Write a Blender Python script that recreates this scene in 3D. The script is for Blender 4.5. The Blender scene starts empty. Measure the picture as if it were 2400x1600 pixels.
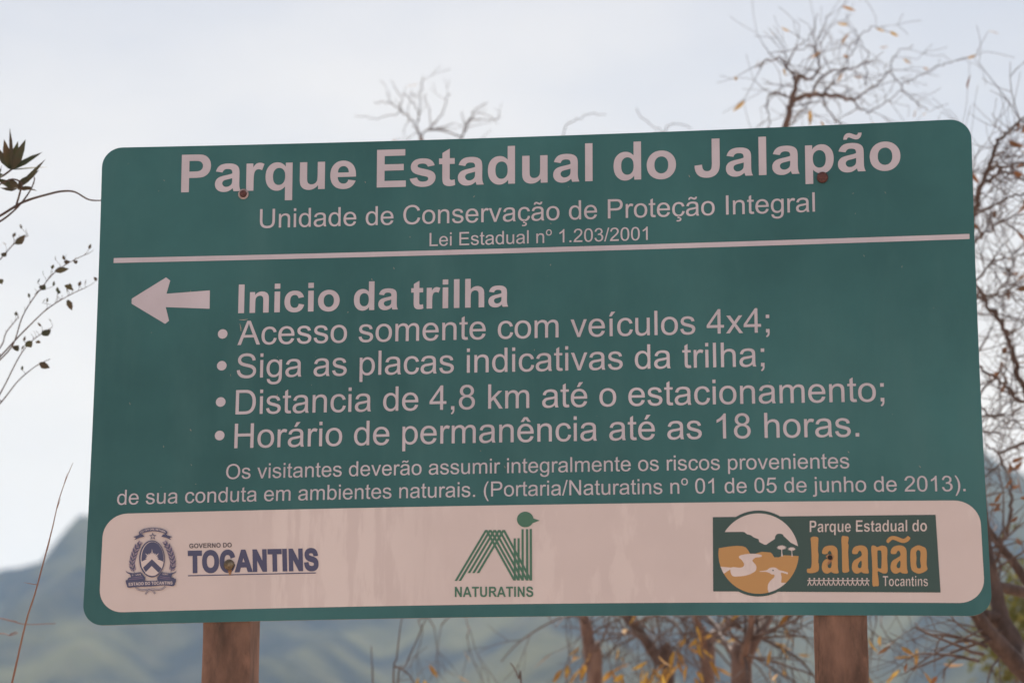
import bpy, bmesh, math, random
from mathutils import Vector, Matrix, Quaternion
R = math.radians
SC = bpy.context.scene
COL = SC.collection

# ------------------------------------------------------------------ camera
Z0 = 1.98                      # height of the board's lower edge above the ground
RIGHT = (0.99376, 0.11154, 0.00113)
UP = (0.02352, -0.21949, 0.97533)
FWD = (-0.10904, 0.96922, 0.22075)
CAM = Vector((0.58684, -5.53202, Z0 - 0.63305))
FOC = 4.86081                  # focal length in half image widths
cam = bpy.data.cameras.new('camera')
cam.lens = FOC * 18.0
cam.sensor_width = 36.0
cam.clip_start = 0.1
cam.clip_end = 12000.0
cam.dof.use_dof = True
cam.dof.focus_distance = 5.85
cam.dof.aperture_fstop = 3.4
camo = bpy.data.objects.new('camera', cam)
COL.objects.link(camo)
rt, up, fw = Vector(RIGHT).normalized(), Vector(UP).normalized(), Vector(FWD).normalized()
M = Matrix(((rt.x, up.x, -fw.x), (rt.y, up.y, -fw.y), (rt.z, up.z, -fw.z))).to_4x4()
M.translation = CAM
camo.matrix_world = M
SC.camera = camo

# ------------------------------------------------------------------ sky and sun
SUN_EL, SUN_AZ = R(58), R(-7)          # the sun stands high behind the sign
w = bpy.data.worlds.new('World')
SC.world = w
w.use_nodes = True
nt = w.node_tree
nt.nodes.clear()
sky = nt.nodes.new('ShaderNodeTexSky')
sky.sky_type = 'NISHITA'
sky.sun_disc = False
sky.sun_elevation = SUN_EL
sky.sun_rotation = SUN_AZ
sky.air_density = 1.0
sky.dust_density = 2.5
sky.ozone_density = 1.0
tc = nt.nodes.new('ShaderNodeTexCoord')
mp = nt.nodes.new('ShaderNodeMapping'); mp.inputs['Scale'].default_value = (1.0, 1.0, 2.6)
ns = nt.nodes.new('ShaderNodeTexNoise'); ns.inputs['Scale'].default_value = 3.2; ns.inputs['Detail'].default_value = 6; ns.inputs['Roughness'].default_value = 0.55
rp = nt.nodes.new('ShaderNodeValToRGB')
rp.color_ramp.elements[0].position = 0.32; rp.color_ramp.elements[0].color = (0.0, 0.0, 0.0, 1)
rp.color_ramp.elements[1].position = 0.68; rp.color_ramp.elements[1].color = (1.0, 1.0, 1.0, 1)
mx = nt.nodes.new('ShaderNodeMix'); mx.data_type = 'RGBA'
mx.inputs['B'].default_value = (14.7, 13.2, 11.3, 1)    # thin white high cloud, in the sky's own units
bg = nt.nodes.new('ShaderNodeBackground'); bg.inputs['Strength'].default_value = 0.065
out = nt.nodes.new('ShaderNodeOutputWorld')
L = nt.links.new
L(tc.outputs['Generated'], mp.inputs['Vector']); L(mp.outputs['Vector'], ns.inputs['Vector'])
L(ns.outputs['Fac'], rp.inputs['Fac'])
# the white veil is thickest low down and thins with height; cloud streaks ride on it
sp = nt.nodes.new('ShaderNodeSeparateXYZ'); L(tc.outputs['Generated'], sp.inputs['Vector'])
el = nt.nodes.new('ShaderNodeMapRange'); el.inputs['From Min'].default_value = 0.08; el.inputs['From Max'].default_value = 0.40
el.inputs['To Min'].default_value = 0.95; el.inputs['To Max'].default_value = 0.10
L(sp.outputs['Z'], el.inputs['Value'])
cm = nt.nodes.new('ShaderNodeMath'); cm.operation = 'MULTIPLY_ADD'; cm.use_clamp = True; cm.inputs[1].default_value = 0.28
L(rp.outputs['Color'], cm.inputs[0]); L(el.outputs['Result'], cm.inputs[2]); L(cm.outputs[0], mx.inputs['Factor'])
L(sky.outputs['Color'], mx.inputs['A']); L(mx.outputs['Result'], bg.inputs['Color'])
L(bg.outputs['Background'], out.inputs['Surface'])
sun = bpy.data.lights.new('sun', 'SUN')
sun.energy = 4.2
sun.angle = R(0.5)
sun.color = (1.0, 0.93, 0.83)
suno = bpy.data.objects.new('sun', sun)
COL.objects.link(suno)
sdir = Vector((math.sin(SUN_AZ) * math.cos(SUN_EL), math.cos(SUN_AZ) * math.cos(SUN_EL), math.sin(SUN_EL)))
suno.rotation_euler = sdir.to_track_quat('Z', 'Y').to_euler()
suno.location = (0, 0, 60)
SC.view_settings.view_transform = 'Standard'
SC.view_settings.look = 'None'
SC.view_settings.gamma = 1.0
SC.view_settings.exposure = 0.40
SC.render.engine = 'CYCLES'
SC.cycles.use_denoising = True
SC.cycles.max_bounces = 8
SC.cycles.volume_bounces = 1
SC.cycles.transparent_max_bounces = 8

# ------------------------------------------------------------------ helpers
def tag(o, label=None, cat=None, group=None, kind=None):
    if label: o['label'] = label
    if cat: o['category'] = cat
    if group: o['group'] = group
    if kind: o['kind'] = kind
    return o

def empty(name, loc):
    o = bpy.data.objects.new(name, None)
    o.empty_display_size = 0.2
    o.location = loc
    COL.objects.link(o)
    return o

class MB:
    """collects faces in world space, then becomes one mesh object"""
    def __init__(s): s.v = []; s.f = []; s.m = []
    def face(s, pts, mi=0):
        n = len(s.v); s.v += [tuple(p) for p in pts]; s.f.append(tuple(range(n, n + len(pts)))); s.m.append(mi)
    def add(s, vs, fs, mi=0):
        n = len(s.v); s.v += [tuple(p) for p in vs]
        for f in fs: s.f.append(tuple(i + n for i in f)); s.m.append(mi)
    def tube(s, pts, radii, sides=6, cap=True):
        n0 = len(s.v); k = len(pts)
        d0 = (pts[1] - pts[0]).normalized()
        u = d0.orthogonal().normalized()
        for i, p in enumerate(pts):
            d = (pts[min(i + 1, k - 1)] - pts[max(i - 1, 0)])
            if d.length < 1e-9: d = d0
            d.normalize()
            u = (u - d * u.dot(d))
            if u.length < 1e-6: u = d.orthogonal()
            u.normalize(); b = d.cross(u)
            for j in range(sides):
                a = 2 * math.pi * j / sides
                s.v.append(tuple(p + (u * math.cos(a) + b * math.sin(a)) * radii[i]))
        for i in range(k - 1):
            for j in range(sides):
                a, c = n0 + i * sides + j, n0 + i * sides + (j + 1) % sides
                s.f.append((a, c, c + sides, a + sides)); s.m.append(0)
        if cap:
            s.f.append(tuple(n0 + (k - 1) * sides + j for j in range(sides))); s.m.append(0)
            s.f.append(tuple(n0 + j for j in reversed(range(sides)))); s.m.append(0)
    def build(s, name, mats, parent=None, smooth=False):
        me = bpy.data.meshes.new(name)
        base = parent
        off = Vector((0, 0, 0))
        q = parent
        while q is not None:
            off += q.location; q = q.parent
        me.from_pydata([(a - off.x, b - off.y, c - off.z) for a, b, c in s.v], [], s.f)
        if not isinstance(mats, (list, tuple)): mats = [mats]
        for m in mats: me.materials.append(m)
        me.polygons.foreach_set('material_index', s.m)
        if smooth: me.polygons.foreach_set('use_smooth', [True] * len(me.polygons))
        me.update()
        o = bpy.data.objects.new(name, me)
        COL.objects.link(o)
        if base is not None: o.parent = base
        return o

def mat(name, col, rough=0.6, spec=0.5):
    m = bpy.data.materials.new(name); m.use_nodes = True
    b = m.node_tree.nodes['Principled BSDF']
    b.inputs['Base Color'].default_value = (*col, 1)
    b.inputs['Roughness'].default_value = rough
    b.inputs['Specular IOR Level'].default_value = spec
    return m

def noisy(m, c1, c2, scale, detail=5, lo=0.35, hi=0.65, coord='Object', stretch=(1, 1, 1), bump=0.0, bump_dist=0.01, rough=None):
    """base colour mottled between two colours, with an optional bump"""
    t = m.node_tree; b = t.nodes['Principled BSDF']
    tcn = t.nodes.new('ShaderNodeTexCoord'); mpn = t.nodes.new('ShaderNodeMapping'); mpn.inputs['Scale'].default_value = stretch
    n = t.nodes.new('ShaderNodeTexNoise'); n.inputs['Scale'].default_value = scale; n.inputs['Detail'].default_value = detail; n.inputs['Roughness'].default_value = 0.6
    r = t.nodes.new('ShaderNodeValToRGB')
    r.color_ramp.elements[0].position = lo; r.color_ramp.elements[0].color = (*c1, 1)
    r.color_ramp.elements[1].position = hi; r.color_ramp.elements[1].color = (*c2, 1)
    t.links.new(tcn.outputs[coord], mpn.inputs['Vector']); t.links.new(mpn.outputs['Vector'], n.inputs['Vector'])
    t.links.new(n.outputs['Fac'], r.inputs['Fac']); t.links.new(r.outputs['Color'], b.inputs['Base Color'])
    if bump:
        bp = t.nodes.new('ShaderNodeBump'); bp.inputs['Strength'].default_value = bump; bp.inputs['Distance'].default_value = bump_dist
        t.links.new(n.outputs['Fac'], bp.inputs['Height']); t.links.new(bp.outputs['Normal'], b.inputs['Normal'])
    return r

def layer(m, col, scale, lo, hi, stretch=(1, 1, 1), amount=1.0, coord='Object', detail=6, mask=None):
    """a second mottling (dust, stain) laid over what already feeds the base colour"""
    t = m.node_tree; b = t.nodes['Principled BSDF']
    prev = b.inputs['Base Color'].links[0].from_socket if b.inputs['Base Color'].links else None
    tcn = t.nodes.new('ShaderNodeTexCoord'); mpn = t.nodes.new('ShaderNodeMapping'); mpn.inputs['Scale'].default_value = stretch
    n = t.nodes.new('ShaderNodeTexNoise'); n.inputs['Scale'].default_value = scale; n.inputs['Detail'].default_value = detail; n.inputs['Roughness'].default_value = 0.62
    r = t.nodes.new('ShaderNodeMapRange'); r.inputs['From Min'].default_value = lo; r.inputs['From Max'].default_value = hi; r.inputs['To Max'].default_value = amount
    x = t.nodes.new('ShaderNodeMix'); x.data_type = 'RGBA'
    x.inputs['B'].default_value = (*col, 1)
    t.links.new(tcn.outputs[coord], mpn.inputs['Vector']); t.links.new(mpn.outputs['Vector'], n.inputs['Vector'])
    t.links.new(n.outputs['Fac'], r.inputs['Value'])
    fac = r.outputs['Result']
    if mask is not None:      # (axis, from, to): where on the thing the dust has gathered
        sp = t.nodes.new('ShaderNodeSeparateXYZ'); t.links.new(tcn.outputs[coord], sp.inputs['Vector'])
        r2 = t.nodes.new('ShaderNodeMapRange'); r2.inputs['From Min'].default_value = mask[1]; r2.inputs['From Max'].default_value = mask[2]
        t.links.new(sp.outputs[mask[0]], r2.inputs['Value'])
        if len(mask) > 3:     # ... and where it ends again
            r3 = t.nodes.new('ShaderNodeMapRange'); r3.inputs['From Min'].default_value = mask[3]; r3.inputs['From Max'].default_value = mask[4]
            t.links.new(sp.outputs[mask[0]], r3.inputs['Value'])
            m3 = t.nodes.new('ShaderNodeMath'); m3.operation = 'MULTIPLY'
            t.links.new(fac, m3.inputs[0]); t.links.new(r3.outputs['Result'], m3.inputs[1]); fac = m3.outputs[0]
        mu = t.nodes.new('ShaderNodeMath'); mu.operation = 'MULTIPLY'
        t.links.new(fac, mu.inputs[0]); t.links.new(r2.outputs['Result'], mu.inputs[1]); fac = mu.outputs[0]
    t.links.new(fac, x.inputs['Factor'])
    if prev: t.links.new(prev, x.inputs['A'])
    else: x.inputs['A'].default_value = b.inputs['Base Color'].default_value
    t.links.new(x.outputs['Result'], b.inputs['Base Color'])

def leafy(name, c1, c2, trans):
    """leaf: two leaf colours over the plant, light shining through the blade"""
    m = mat(name, c1, 0.6, 0.4)
    noisy(m, c1, c2, 9.0, 3, 0.4, 0.6)
    t = m.node_tree; b = t.nodes['Principled BSDF']; o = t.nodes['Material Output']
    tr = t.nodes.new('ShaderNodeBsdfTranslucent'); mxs = t.nodes.new('ShaderNodeMixShader'); mxs.inputs['Fac'].default_value = trans
    src = b.inputs['Base Color'].links[0].from_socket
    t.links.new(src, tr.inputs['Color'])
    t.links.new(b.outputs['BSDF'], mxs.inputs[1]); t.links.new(tr.outputs['BSDF'], mxs.inputs[2]); t.links.new(mxs.outputs['Shader'], o.inputs['Surface'])
    return m

def at(px, py, y):
    """the point seen at (px, py) of the 2400 px wide photograph, y metres behind the board"""
    d = fw * FOC + rt * ((px - 1200) / 1200) - up * ((py - 800) / 1200)
    return CAM + d * ((y - CAM.y) / d.y)

# ------------------------------------------------------------------ ground, hills, haze
def fbm(x, y, seed=0.0, oct=5):
    from mathutils import noise
    v = 0.0; a = 1.0
    for i in range(oct):
        v += a * noise.noise(Vector((x, y, seed + i * 7.3))); x *= 2.03; y *= 2.03; a *= 0.5
    return v

m_ground = mat('sandy_soil', (0.50, 0.36, 0.27), 0.95, 0.2)
noisy(m_ground, (0.44, 0.30, 0.22), (0.58, 0.44, 0.34), 0.9, 8, 0.3, 0.7, bump=0.4, bump_dist=0.05)
g = MB()
GN = 40
xs = [-2900 + 5800 * i / GN for i in range(GN + 1)]
ys = [-400 + 3300 * i / GN for i in range(GN + 1)]
for yy in ys:
    for xx in xs: g.v.append((xx, yy, 0.0))
for j in range(GN):
    for i in range(GN):
        a = j * (GN + 1) + i
        g.f.append((a, a + 1, a + GN + 2, a + GN + 1)); g.m.append(0)
tag(g.build('ground', m_ground), kind='structure')

m_hill = mat('scrub_hillside', (0.10, 0.11, 0.06), 0.95, 0.1)
noisy(m_hill, (0.004, 0.009, 0.010), (0.112, 0.108, 0.043), 0.014, 9, 0.43, 0.60, stretch=(1, 1, 0.35), bump=1.0, bump_dist=14)  # scrub mottle; dark and pale ends also paint in shadowed hollows and lit streaks
layer(m_hill, (0.10, 0.085, 0.05), 0.05, 0.52, 0.72, (1, 1, 0.5), 0.8)
# crest of the table mountain: height (m) of the skyline against x (m) at the ridge, 1500 m out
def px_to_ridge(px, py, y=1500.0):
    p = at(px, py, y); return p.x, p.z
CREST = [px_to_ridge(*p) for p in ((-700, 1500), (-350, 1420), (-120, 1362), (0, 1334), (45, 1326), (75, 1318), (98, 1310), (118, 1290), (140, 1266), (160, 1252), (168, 1236), (174, 1212), (186, 1204),
         (205, 1207), (226, 1196), (300, 1170), (520, 1120), (900, 1085), (1400, 1062), (1900, 1048), (2200, 1040), (2290, 1046), (2320, 1062), (2352, 1088), (2400, 1106), (2480, 1150), (2600, 1240), (2800, 1340), (3100, 1440), (3600, 1560))]
CREST = [(-2900.0, 20.0), (-1500.0, 40.0)] + CREST + [(1500.0, 60.0), (2900.0, 30.0)]
def crest(x):
    for (x0, h0), (x1, h1) in zip(CREST, CREST[1:]):
        if x <= x1:
            t_ = (x - x0) / (x1 - x0); return h0 + (h1 - h0) * max(0, min(1, t_))
    return CREST[-1][1]
h = MB()
hx = []
x = -2850.0
while x < 2850:
    hx.append(x); x += (2.0 if -500 < x < -390 else 5.0) if -620 < x < 330 else 30.0
hy = [520 + 24 * i for i in range(42)] + [1528 + 70 * i for i in range(18)]
for yy in hy:
    for xx in hx:
        c = crest(xx)
        if yy <= 1500:
            s_ = (yy - 520) / 980.0
            prof = 0.62 * s_ ** 1.15 + 0.38 * s_ ** 5
        else:
            prof = max(0.0, 1 - ((yy - 1500) / 1300.0) ** 2)
        gul = fbm(xx / 150.0, yy / 420.0, 3.0) * 34 * min(1, max(0, (1490 - yy) / 120.0)) * min(1, (yy - 520) / 200.0) if yy < 1490 else 0
        spur = abs(math.sin((xx + 70 * fbm(xx / 260, yy / 500, 9.0, 3) + yy * 0.16) / 62.0)) * 38 * max(0.0, s_ * (1 - s_) * 4) if yy < 1500 else 0
        fine = fbm(xx / 11.0, yy / 11.0, 5.0, 3) * (1.1 if yy < 1501 else 1)
        h.v.append((xx, yy, max(-0.5, c * prof + gul + spur - 18 * (s_ * (1 - s_) * 4 if yy < 1500 else 0) + fine - (1.5 if yy < 530 else 0))))
n = len(hx)
for j in range(len(hy) - 1):
    for i in range(n - 1):
        a = j * n + i
        h.f.append((a, a + 1, a + n + 1, a + n)); h.m.append(0)
tag(h.build('hills', m_hill, smooth=True), kind='structure')

hz = MB()
X0, X1, Y0, Y1, ZA, ZB = -3000.0, 3000.0, -500.0, 3000.0, -1.5, 420.0
hv = [(a, b, c) for a in (X0, X1) for b in (Y0, Y1) for c in (ZA, ZB)]
hz.add(hv, [(0, 1, 3, 2), (4, 6, 7, 5), (0, 4, 5, 1), (2, 3, 7, 6), (0, 2, 6, 4), (1, 5, 7, 3)])
m_haze = bpy.data.materials.new('haze_air'); m_haze.use_nodes = True
t = m_haze.node_tree; t.nodes.clear()
pv = t.nodes.new('ShaderNodeVolumePrincipled'); mo = t.nodes.new('ShaderNodeOutputMaterial')
pv.inputs['Color'].default_value = (0.48, 0.70, 1.0, 1)
pv.inputs['Density'].default_value = 0.00021
pv.inputs['Anisotropy'].default_value = 0.2
t.links.new(pv.outputs['Volume'], mo.inputs['Volume'])
hzo = hz.build('haze', m_haze)
tag(hzo, kind='stuff')
# letter outlines, 2048 units per em: advance, path (M/L/Q, closed contours)
GR = {
' ':(569,''),
'U':(1479,'M1120 1466L1314 1466L1314 619Q1314 398 1264 268Q1214 138 1083 56Q953 -25 741 -25Q535 -25 404 46Q273 117 217 251Q161 386 161 619L161 1466L355 1466L355 620Q355 429 390 338Q426 248 512 199Q599 150 724 150Q938 150 1029 247Q1120 344 1120 620'),
'n':(1139,'M135 0L135 1062L297 1062L297 911Q414 1086 635 1086Q731 1086 811 1051Q892 1017 932 961Q972 905 988 828Q998 778 998 653L998 0L818 0L818 646Q818 756 797 810Q776 865 722 897Q669 930 597 930Q482 930 398 857Q315 784 315 580L315 0'),
'i':(455,'M136 1259L136 1466L316 1466L316 1259M136 0L136 1062L316 1062L316 0'),
'd':(1139,'M824 0L824 134Q723 -24 527 -24Q400 -24 293 46Q187 116 128 241Q70 367 70 530Q70 689 123 818Q176 948 282 1017Q388 1086 519 1086Q615 1086 690 1045Q765 1005 812 940L812 1466L991 1466L991 0M255 530Q255 326 341 225Q427 124 544 124Q662 124 744 220Q827 317 827 515Q827 733 743 835Q659 937 536 937Q416 937 335 839Q255 741 255 530'),
'a':(1139,'M828 131Q728 46 635 11Q543 -24 437 -24Q262 -24 168 61Q74 147 74 280Q74 358 109 422Q145 487 202 526Q260 565 332 585Q385 599 492 612Q710 638 813 674Q814 711 814 721Q814 831 763 876Q694 937 558 937Q431 937 370 892Q310 848 281 735L105 759Q129 872 184 941Q239 1011 343 1048Q447 1086 584 1086Q720 1086 805 1054Q890 1022 930 973Q970 925 986 851Q995 805 995 685L995 445Q995 194 1006 127Q1018 61 1052 0L864 0Q836 56 828 131M813 533Q715 493 519 465Q408 449 362 429Q316 409 291 370Q266 332 266 285Q266 213 320 165Q375 117 480 117Q584 117 665 162Q746 208 784 287Q813 348 813 467'),
'e':(1139,'M862 342L1048 319Q1004 156 885 66Q766 -24 581 -24Q348 -24 211 119Q75 263 75 522Q75 790 213 938Q351 1086 571 1086Q784 1086 919 941Q1054 796 1054 533Q1054 517 1053 485L261 485Q271 310 360 217Q449 124 582 124Q681 124 751 176Q821 228 862 342M271 633L864 633Q852 767 796 834Q710 938 573 938Q449 938 364 855Q280 772 271 633'),
'C':(1479,'M1204 514L1398 465Q1337 226 1178 100Q1020 -25 791 -25Q554 -25 405 71Q257 168 179 351Q102 534 102 744Q102 973 189 1143Q277 1314 438 1402Q600 1491 794 1491Q1014 1491 1164 1379Q1314 1267 1373 1064L1182 1019Q1131 1179 1034 1252Q937 1325 790 1325Q621 1325 507 1244Q394 1163 348 1026Q302 890 302 745Q302 558 356 418Q411 279 526 210Q641 141 775 141Q938 141 1051 235Q1164 329 1204 514'),
'o':(1139,'M68 531Q68 826 232 968Q369 1086 566 1086Q785 1086 924 942Q1063 799 1063 546Q1063 341 1001 223Q940 106 822 41Q705 -24 566 -24Q343 -24 205 119Q68 262 68 531M253 531Q253 327 342 225Q431 124 566 124Q700 124 789 226Q878 328 878 537Q878 734 788 835Q699 937 566 937Q431 937 342 836Q253 735 253 531'),
's':(1024,'M63 317L241 345Q256 238 324 181Q393 124 516 124Q640 124 700 174Q760 225 760 293Q760 354 707 389Q670 413 523 450Q325 500 248 536Q172 573 132 637Q93 702 93 780Q93 851 125 911Q158 972 214 1012Q256 1043 328 1064Q401 1086 484 1086Q609 1086 703 1050Q798 1014 843 952Q888 891 905 788L729 764Q717 846 659 892Q602 938 497 938Q373 938 320 897Q267 856 267 801Q267 766 289 738Q311 709 358 690Q385 680 517 644Q708 593 783 560Q859 528 902 466Q945 404 945 312Q945 222 892 142Q840 63 741 19Q642 -24 517 -24Q310 -24 201 62Q93 148 63 317'),
'r':(682,'M133 0L133 1062L295 1062L295 901Q357 1014 409 1050Q462 1086 525 1086Q616 1086 710 1028L648 861Q582 900 516 900Q457 900 410 864Q363 829 343 766Q313 670 313 556L313 0'),
'v':(1024,'M430 0L26 1062L216 1062L444 426Q481 323 512 212Q536 296 579 414L815 1062L1000 1062L598 0'),
'c':(1024,'M828 389L1005 366Q976 183 856 79Q737 -24 563 -24Q345 -24 212 118Q80 261 80 527Q80 699 137 828Q194 957 310 1021Q427 1086 564 1086Q737 1086 847 998Q957 911 988 750L813 723Q788 830 724 884Q661 938 571 938Q435 938 350 840Q265 743 265 532Q265 318 347 221Q429 124 561 124Q667 124 738 189Q809 254 828 389'),
'P':(1366,'M158 0L158 1466L711 1466Q857 1466 934 1452Q1042 1434 1115 1383Q1188 1333 1232 1242Q1277 1151 1277 1042Q1277 855 1158 725Q1039 596 728 596L352 596L352 0M352 769L731 769Q919 769 998 839Q1077 909 1077 1036Q1077 1128 1030 1193Q984 1259 908 1280Q859 1293 727 1293L352 1293'),
't':(569,'M528 161L554 2Q478 -14 418 -14Q320 -14 266 17Q212 48 190 98Q168 149 168 311L168 922L36 922L36 1062L168 1062L168 1325L347 1433L347 1062L528 1062L528 922L347 922L347 301Q347 224 356 202Q366 180 387 167Q409 154 449 154Q479 154 528 161'),
'I':(569,'M191 0L191 1466L385 1466L385 0'),
'g':(1139,'M102 -88L277 -114Q288 -195 338 -232Q405 -282 521 -282Q646 -282 714 -232Q782 -182 806 -92Q820 -37 819 139Q701 0 525 0Q306 0 186 158Q66 316 66 537Q66 689 121 817Q176 946 280 1016Q385 1086 526 1086Q714 1086 836 934L836 1062L1002 1062L1002 144Q1002 -104 951 -207Q901 -311 791 -371Q682 -431 522 -431Q332 -431 215 -345Q98 -260 102 -88M251 550Q251 341 334 245Q417 149 542 149Q666 149 750 244Q834 340 834 544Q834 739 747 838Q661 937 539 937Q419 937 335 839Q251 742 251 550'),
'l':(455,'M131 0L131 1466L311 1466L311 0'),
'L':(1139,'M150 0L150 1466L344 1466L344 173L1066 173L1066 0'),
'E':(1366,'M162 0L162 1466L1222 1466L1222 1293L356 1293L356 844L1167 844L1167 672L356 672L356 173L1256 173L1256 0'),
'º':(748,'M56 1146Q56 1304 154 1398Q242 1491 374 1491Q520 1491 612 1396Q700 1304 700 1152Q700 1010 628 918Q532 806 376 806Q230 806 142 902Q56 998 56 1146M182 1148Q182 1030 238 970Q292 910 378 910Q464 910 520 970Q574 1032 574 1150Q574 1266 518 1326Q464 1386 378 1386Q292 1386 236 1326Q182 1266 182 1148'),
'1':(1139,'M763 0L583 0L583 1147Q518 1085 412 1023Q307 961 223 930L223 1104Q374 1175 487 1276Q600 1377 647 1472L763 1472'),
'.':(569,'M186 0L186 205L391 205L391 0'),
'2':(1139,'M1031 173L1031 0L62 0Q60 65 83 125Q120 224 201 320Q283 416 437 542Q676 738 760 852Q844 967 844 1069Q844 1176 767 1249Q691 1323 568 1323Q438 1323 360 1245Q282 1167 281 1029L96 1048Q115 1255 239 1363Q363 1472 572 1472Q783 1472 906 1355Q1029 1238 1029 1065Q1029 977 993 892Q957 807 873 713Q790 619 596 455Q434 319 388 270Q342 222 312 173'),
'0':(1139,'M85 723Q85 983 138 1141Q192 1300 297 1386Q403 1472 563 1472Q681 1472 770 1424Q859 1377 917 1287Q975 1198 1008 1069Q1041 941 1041 723Q1041 465 988 306Q935 148 829 61Q724 -25 563 -25Q351 -25 230 127Q85 310 85 723M270 723Q270 362 354 242Q439 123 563 123Q687 123 771 243Q856 363 856 723Q856 1085 771 1204Q687 1323 561 1323Q437 1323 363 1218Q270 1084 270 723'),
'3':(1139,'M86 387L266 411Q297 258 371 190Q446 123 553 123Q680 123 767 211Q855 299 855 429Q855 553 774 633Q693 714 568 714Q517 714 441 694L461 852Q479 850 490 850Q605 850 697 910Q789 970 789 1095Q789 1194 722 1259Q655 1324 549 1324Q444 1324 374 1258Q304 1192 284 1060L104 1092Q137 1273 254 1372Q371 1472 545 1472Q665 1472 766 1420Q867 1369 920 1280Q974 1191 974 1091Q974 996 923 918Q872 840 772 794Q902 764 974 669Q1046 575 1046 433Q1046 241 906 107Q766 -26 552 -26Q359 -26 231 89Q104 204 86 387'),
'/':(569,'M0 -25L425 1491L569 1491L145 -25'),
'A':(1366,'M-3 0L560 1466L769 1466L1369 0L1148 0L977 444L364 444L203 0M420 602L917 602L764 1008Q694 1193 660 1312Q632 1171 581 1032'),
'm':(1706,'M135 0L135 1062L296 1062L296 913Q346 991 429 1038Q512 1086 618 1086Q736 1086 811 1037Q887 988 918 900Q1044 1086 1246 1086Q1404 1086 1489 998Q1574 911 1574 729L1574 0L1395 0L1395 669Q1395 777 1377 824Q1360 872 1314 901Q1268 930 1206 930Q1094 930 1020 855Q946 781 946 617L946 0L766 0L766 690Q766 810 722 870Q678 930 578 930Q502 930 437 890Q373 850 344 773Q315 696 315 551L315 0'),
'u':(1139,'M831 0L831 156Q707 -24 494 -24Q400 -24 318 12Q237 48 197 102Q158 157 142 236Q131 289 131 404L131 1062L311 1062L311 473Q311 332 322 283Q339 212 394 171Q449 131 530 131Q611 131 682 172Q753 214 782 285Q812 357 812 493L812 1062L992 1062L992 0'),
'4':(1139,'M662 0L662 351L26 351L26 516L695 1466L842 1466L842 516L1040 516L1040 351L842 351L842 0M662 516L662 1177L203 516'),
'x':(1024,'M15 0L403 552L44 1062L269 1062L432 813Q478 742 506 694Q550 760 587 811L766 1062L981 1062L614 562L1009 0L788 0L570 330L512 419L233 0'),
';':(569,'M181 857L181 1062L386 1062L386 857M181 0L181 205L386 205L386 0Q386 -113 346 -182Q306 -252 219 -290L169 -213Q226 -188 253 -139Q280 -91 283 0'),
',':(569,'M181 0L181 205L386 205L386 0Q386 -113 346 -182Q306 -252 219 -290L169 -213Q226 -188 253 -139Q280 -91 283 0'),
'S':(1366,'M92 471L275 487Q288 377 335 306Q383 236 483 192Q583 149 708 149Q819 149 904 182Q989 215 1030 272Q1072 330 1072 398Q1072 467 1032 518Q992 570 900 605Q841 628 639 676Q437 725 356 768Q251 823 199 904Q148 986 148 1087Q148 1198 211 1294Q274 1391 395 1441Q516 1491 664 1491Q827 1491 951 1438Q1076 1386 1143 1284Q1210 1182 1215 1053L1029 1039Q1014 1178 927 1249Q841 1320 672 1320Q496 1320 415 1255Q335 1191 335 1100Q335 1021 392 970Q448 919 684 865Q921 812 1009 772Q1137 713 1198 622Q1259 532 1259 414Q1259 297 1192 193Q1125 90 999 32Q874 -25 717 -25Q518 -25 383 33Q249 91 172 207Q96 324 92 471'),
'p':(1139,'M135 -407L135 1062L299 1062L299 924Q357 1005 430 1045Q503 1086 607 1086Q743 1086 847 1016Q951 946 1004 818Q1057 691 1057 539Q1057 376 998 245Q940 115 828 45Q717 -24 594 -24Q504 -24 432 14Q361 52 315 110L315 -407M298 525Q298 320 381 222Q464 124 582 124Q702 124 787 225Q873 327 873 540Q873 743 789 844Q706 945 590 945Q475 945 386 837Q298 730 298 525'),
'h':(1139,'M135 0L135 1466L315 1466L315 940Q441 1086 633 1086Q751 1086 838 1039Q925 993 962 911Q1000 829 1000 673L1000 0L820 0L820 673Q820 808 761 869Q703 931 596 931Q516 931 445 889Q375 848 345 777Q315 706 315 581L315 0'),
'D':(1479,'M158 0L158 1466L663 1466Q834 1466 924 1445Q1050 1416 1139 1340Q1255 1242 1312 1089Q1370 937 1370 741Q1370 574 1331 445Q1292 316 1231 231Q1170 147 1097 98Q1025 50 922 25Q820 0 687 0M352 173L665 173Q810 173 892 200Q975 227 1024 276Q1093 345 1131 461Q1170 578 1170 744Q1170 974 1094 1097Q1019 1221 911 1263Q833 1293 660 1293L352 1293'),
'8':(1139,'M362 795Q250 836 196 912Q142 988 142 1094Q142 1254 257 1363Q372 1472 563 1472Q755 1472 872 1360Q989 1249 989 1089Q989 987 935 911Q882 836 773 795Q908 751 978 653Q1049 555 1049 419Q1049 231 916 103Q783 -25 566 -25Q349 -25 216 103Q83 232 83 424Q83 567 155 663Q228 760 362 795M326 1100Q326 996 393 930Q460 864 567 864Q671 864 737 929Q804 995 804 1090Q804 1189 735 1256Q667 1324 565 1324Q462 1324 394 1258Q326 1192 326 1100M268 423Q268 346 304 274Q341 202 413 162Q485 123 568 123Q697 123 781 206Q865 289 865 417Q865 547 778 632Q692 717 562 717Q435 717 351 633Q268 549 268 423'),
'k':(1024,'M136 0L136 1466L316 1466L316 630L742 1062L975 1062L569 668L1016 0L794 0L443 543L316 421L316 0'),
'H':(1479,'M164 0L164 1466L358 1466L358 864L1120 864L1120 1466L1314 1466L1314 0L1120 0L1120 691L358 691L358 0'),
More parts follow.
